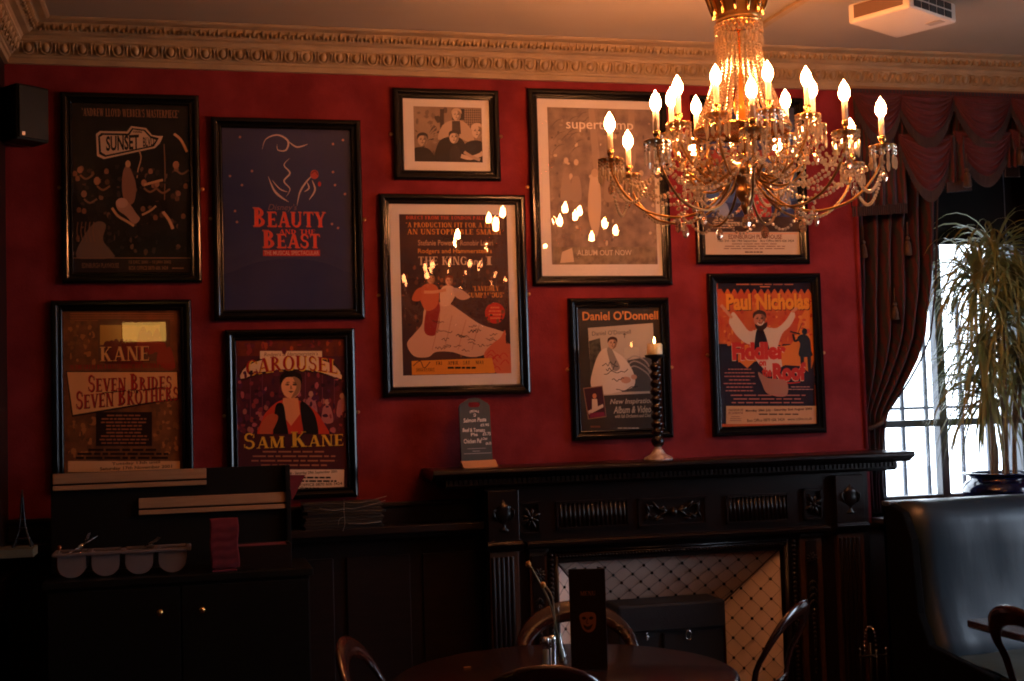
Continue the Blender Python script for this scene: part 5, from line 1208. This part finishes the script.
def chair(x,y,face,label,zt=.88,first=[None],group='mahogany loop-back chairs'):
    """loop-backed pub chair; +y is the way the sitter faces; back at local y = -.20"""
    if first[0] is None:
        root=empty('loop_back_chair'); first[0]=root
        b=MB(); P=[(.20*math.sin(2*PI*k/28)*(1.0+.06*math.cos(2*PI*k/28)),.20*math.cos(2*PI*k/28)) for k in range(28)]
        b.prism(P,.435,.465,M_darkwood,axis='z'); b.build('seat',root,bevel=.008)
        # hoop: arch in a raked plane
        hp=[]
        for s in range(25):
            t=s/24; a=PI*t; xx=-.212*math.cos(a); zz=.69+.155*math.sin(a)**.9
            hp.append((xx,zz))
        pts=[(-.165,-.13,.455),(-.195,-.145,.56),(-.210,-.165,.66)]+[(x_,-.165-.52*(z_-.66),z_) for x_,z_ in hp[1:-1]]+[(.210,-.165,.66),(.195,-.145,.56),(.165,-.13,.455)]
        b=MB(); Q=smooth(pts,2,False); rr=[.020+.020*math.sin(PI*i/(len(Q)-1))**1.5 for i in range(len(Q))]
        # band: wide in the hoop plane, thin front to back
        b.tube(Q,rr,M_darkwood,12,flat=.42,up=(0,1,0.5)); b.build('back_hoop',root)
        b=MB(); b.tube(smooth([(-.198,-.15,.57),(-.10,-.175,.582),(0,-.185,.587),(.10,-.175,.582),(.198,-.15,.57)],4,False),.013,M_darkwood,8,flat=.5,up=(0,1,0)); b.build('back_rail',root)
        for sx,sy,k in ((-1,1,0),(1,1,0),(-1,-1,1),(1,-1,1)):
            b=MB(); b.tube([(sx*.135,sy*.13,.44),(sx*.155,sy*.15,.25),(sx*.175,sy*(.165 if not k else .185),.0)],[.019,.017,.012],M_darkwood,10); b.build('leg',root)
        b=MB(); b.tube([(.152*math.cos(2*PI*k/24),.152*math.sin(2*PI*k/24),.24) for k in range(24)],.008,M_darkwood,8,closed=True); b.build('leg_ring',root)
    else: root=copy_tree(first[0])
    root.location=(x,y,0); root.rotation_euler=(0,0,R(face)); tag(root,label,'chair',group)
    s=zt/.86; root.scale=(1,1,1)
    return root
def place_chair(bx,by,face,label,**k):   # bx,by = foot of the hoop centre
    a=R(face); chair(bx-math.sin(a)*.265,by+math.cos(a)*.265,face,label,**k)
place_chair(1.345,4.70,180,'dark loop-back chair behind the round table, in front of the fireplace')
place_chair(.925,3.585,0,'dark loop-back chair nearest the camera, only its curved top showing')
place_chair(.455,4.26,-108,'dark loop-back chair left of the round table with blue light on its back')
place_chair(2.10,4.36,48,'reddish loop-back chair at the right end of the round table')
place_chair(2.70,3.95,-90,'dark loop-back chair pushed up to the small table at the right edge')
def round_table():
    root=empty('round_table',(1.13,4.05,0)); tag(root,'round dark polished pub table at the bottom of the picture','table')
    b=MB(); b.lathe([(.001,.718),(.53,.718),(.548,.724),(.553,.734),(.548,.744),(.538,.7495),(.001,.7495)],(0,0,0),M_tabletop,72); b.build('tabletop',root)
    b=MB(); b.lathe([(.10,.715),(.08,.70),(.04,.68),(.035,.60),(.055,.50),(.06,.40),(.04,.30),(.05,.22),(.07,.12),(.07,.08)],(0,0,0),M_darkwood,28); b.build('pedestal',root)
    for k in range(4):
        a=PI/4+k*PI/2; b=MB(); b.tube([(.05*math.cos(a),.05*math.sin(a),.12),(.2*math.cos(a),.2*math.sin(a),.10),(.36*math.cos(a),.36*math.sin(a),.02)],[.035,.028,.02],M_darkwood,10); b.build('foot',root)
round_table()
# things on the round table
def table_things():
    z=.7500
    root=empty('menu_card',(1.225,4.085,z),(0,0,R(-17))); tag(root,'tall dark folded menu card standing on the round table','menu')
    b=MB(); w,h=.058,.325
    b.box(-w,w,-.002,.002,0,h,M_menu); b.build('front_panel',root,bevel=.001)
    b=MB(); b.faces([(-w,0,0),(-w,0,h),(-.035,.06,h),(-.035,.06,0)],[(0,1,2,3)],M_menu); b.faces([(w,0,0),(w,0,h),(.035,.06,h),(.035,.06,0)],[(0,1,2,3)],M_menu); b.build('folded_wing',root,solid=.003)
    A=Art(0,0,100,280,2*w,h,M_menu); A.b=MB(); A.lay=.0026; c=mat('menu_copper_ink',(.55,.20,.10),.4); k2=M_menu
    A.text('MENU',30,62,72,74,c,serif=True,caps=1)
    # theatre mask emblem
    A.blob([(26,128),(44,120),(66,122),(72,134),(70,158),(62,172),(48,176),(34,166),(28,148)],c); A.blob([(32,136),(38,132),(45,137),(38,141)],k2); A.blob([(52,137),(58,132),(65,136),(58,141)],k2); A.blob([(36,154),(48,160),(62,153),(56,166),(48,169),(40,165)],k2); A.stroke([(48,138),(45,150),(50,151)],2,k2)
    A.b.build('menu_print',root,loc=(0,0,h/2),recalc=False)
    for i,(x,y) in enumerate(((1.100,4.165),(1.128,4.185))):
        t=empty(('salt_shaker','pepper_shaker')[i],(x,y,z)); tag(t,('slim clear and chrome salt shaker, left of the pair by the vase','slim chrome pepper shaker, right of the pair by the vase')[i],'shaker','shakers on the round table')
        b=MB(); b.lathe([(.0115,0),(.012,.003),(.012,.078),(.0115,.08)],(0,0,0),M_chrome if i else M_clearglass,20); b.build('shaker_body',t)
        if not i: b=MB(); b.lathe([(.010,.003),(.010,.06),(.001,.062)],(0,0,0),mat('salt',(.7,.7,.7),.9),16); b.build('salt',t)
        b=MB(); b.lathe([(.0122,.080),(.0128,.084),(.0125,.096),(.008,.102),(.001,.103)],(0,0,0),M_chrome,20); b.build('shaker_cap',t)
    v=empty('bud_vase',(1.155,4.22,z)); tag(v,'slender clear glass bud vase on the round table','vase')
    b=MB(); b.lathe([(.034,0),(.036,.004),(.031,.03),(.018,.075),(.011,.12),(.010,.17),(.013,.200),(.012,.200),(.009,.17),(.010,.12),(.017,.075),(.029,.03),(.02,.006)],(0,0,0),M_clearglass,24); b.build('vase_glass',v)
    f=empty('dried_flower_stem',(1.155,4.22,z+.01)); tag(f,'dried stems with yellow heads leaning in the bud vase','dried flowers')
    b=MB(); P=smooth([(.015,0,.0),(.0,0,.10),(-.02,0,.19),(-.045,0,.245),(-.085,-.01,.315)],4,False); b.tube(P,.0035,M_twig,6); b.tube(smooth([(.02,.005,0),(-.002,.0,.11),(-.012,.0,.21),(-.035,0,.25)],4,False),.0028,M_twig,6); b.build('stalks',f)
    for p in ((-.093,-.01,.325),(-.042,0,.253)):
        b=MB(); b.ball(p,.010,M_flower,None,8,6,True,(1,1,1.1)); b.build('flower_head',f)
    b=MB(); b.box(-.012,.012,-.003,.003,0,.0015,M_flower); tag(b.build('crumb',loc=(.86,4.28,z+.0002)),'tiny pale crumb lying on the left of the round table','crumb')
table_things()
# ------------------------------------------------------------------ the bar behind the camera: a lit back-bar lamp that the glazing reflects
def backbar():
    root=empty('bar_lamp',(-.80,-3.0,2.60)); tag(root,'warm lit glass bar lamp on the far wall behind the camera','lamp')
    b=MB(); b.box(-.02,.50,-.20,-.10,-.12,.14,M_brassd); b.build('lamp_back',root)
    b=MB(); b.box(0,.48,-.10,-.06,-.10,.12,mat('lamp_glass',(1,.8,.5),.4,emit=(1,.50,.10),estr=5)); b.build('lamp_diffuser',root)
backbar()
def lights():
    # further pub chandelier behind the camera, only its light reaches the picture
    for (x,y,z,e) in ((2.6,-.8,2.7,BACK),):
        l=bpy.data.lights.new('room_pendant','POINT'); l.energy=e; l.color=WARM; l.shadow_soft_size=.25
        o=bpy.data.objects.new('room_pendant',l); COL.objects.link(o); o.location=(x,y,z)

# ------------------------------------------------------------------ render settings the scene needs
S.view_settings.view_transform='Standard'; S.view_settings.look='None'; S.view_settings.exposure=EXPO; S.view_settings.gamma=1; S.view_settings.use_curve_mapping=False
c=S.cycles; c.max_bounces=12; c.transmission_bounces=10; c.transparent_max_bounces=16; c.glossy_bounces=5; c.diffuse_bounces=4
c.sample_clamp_indirect=6; c.sample_clamp_direct=0; c.caustics_reflective=True; c.caustics_refractive=False; c.blur_glossy=.3
c.filter_width=1.9; c.use_denoising=True; c.denoiser='OPENIMAGEDENOISE'; c.use_adaptive_sampling=False
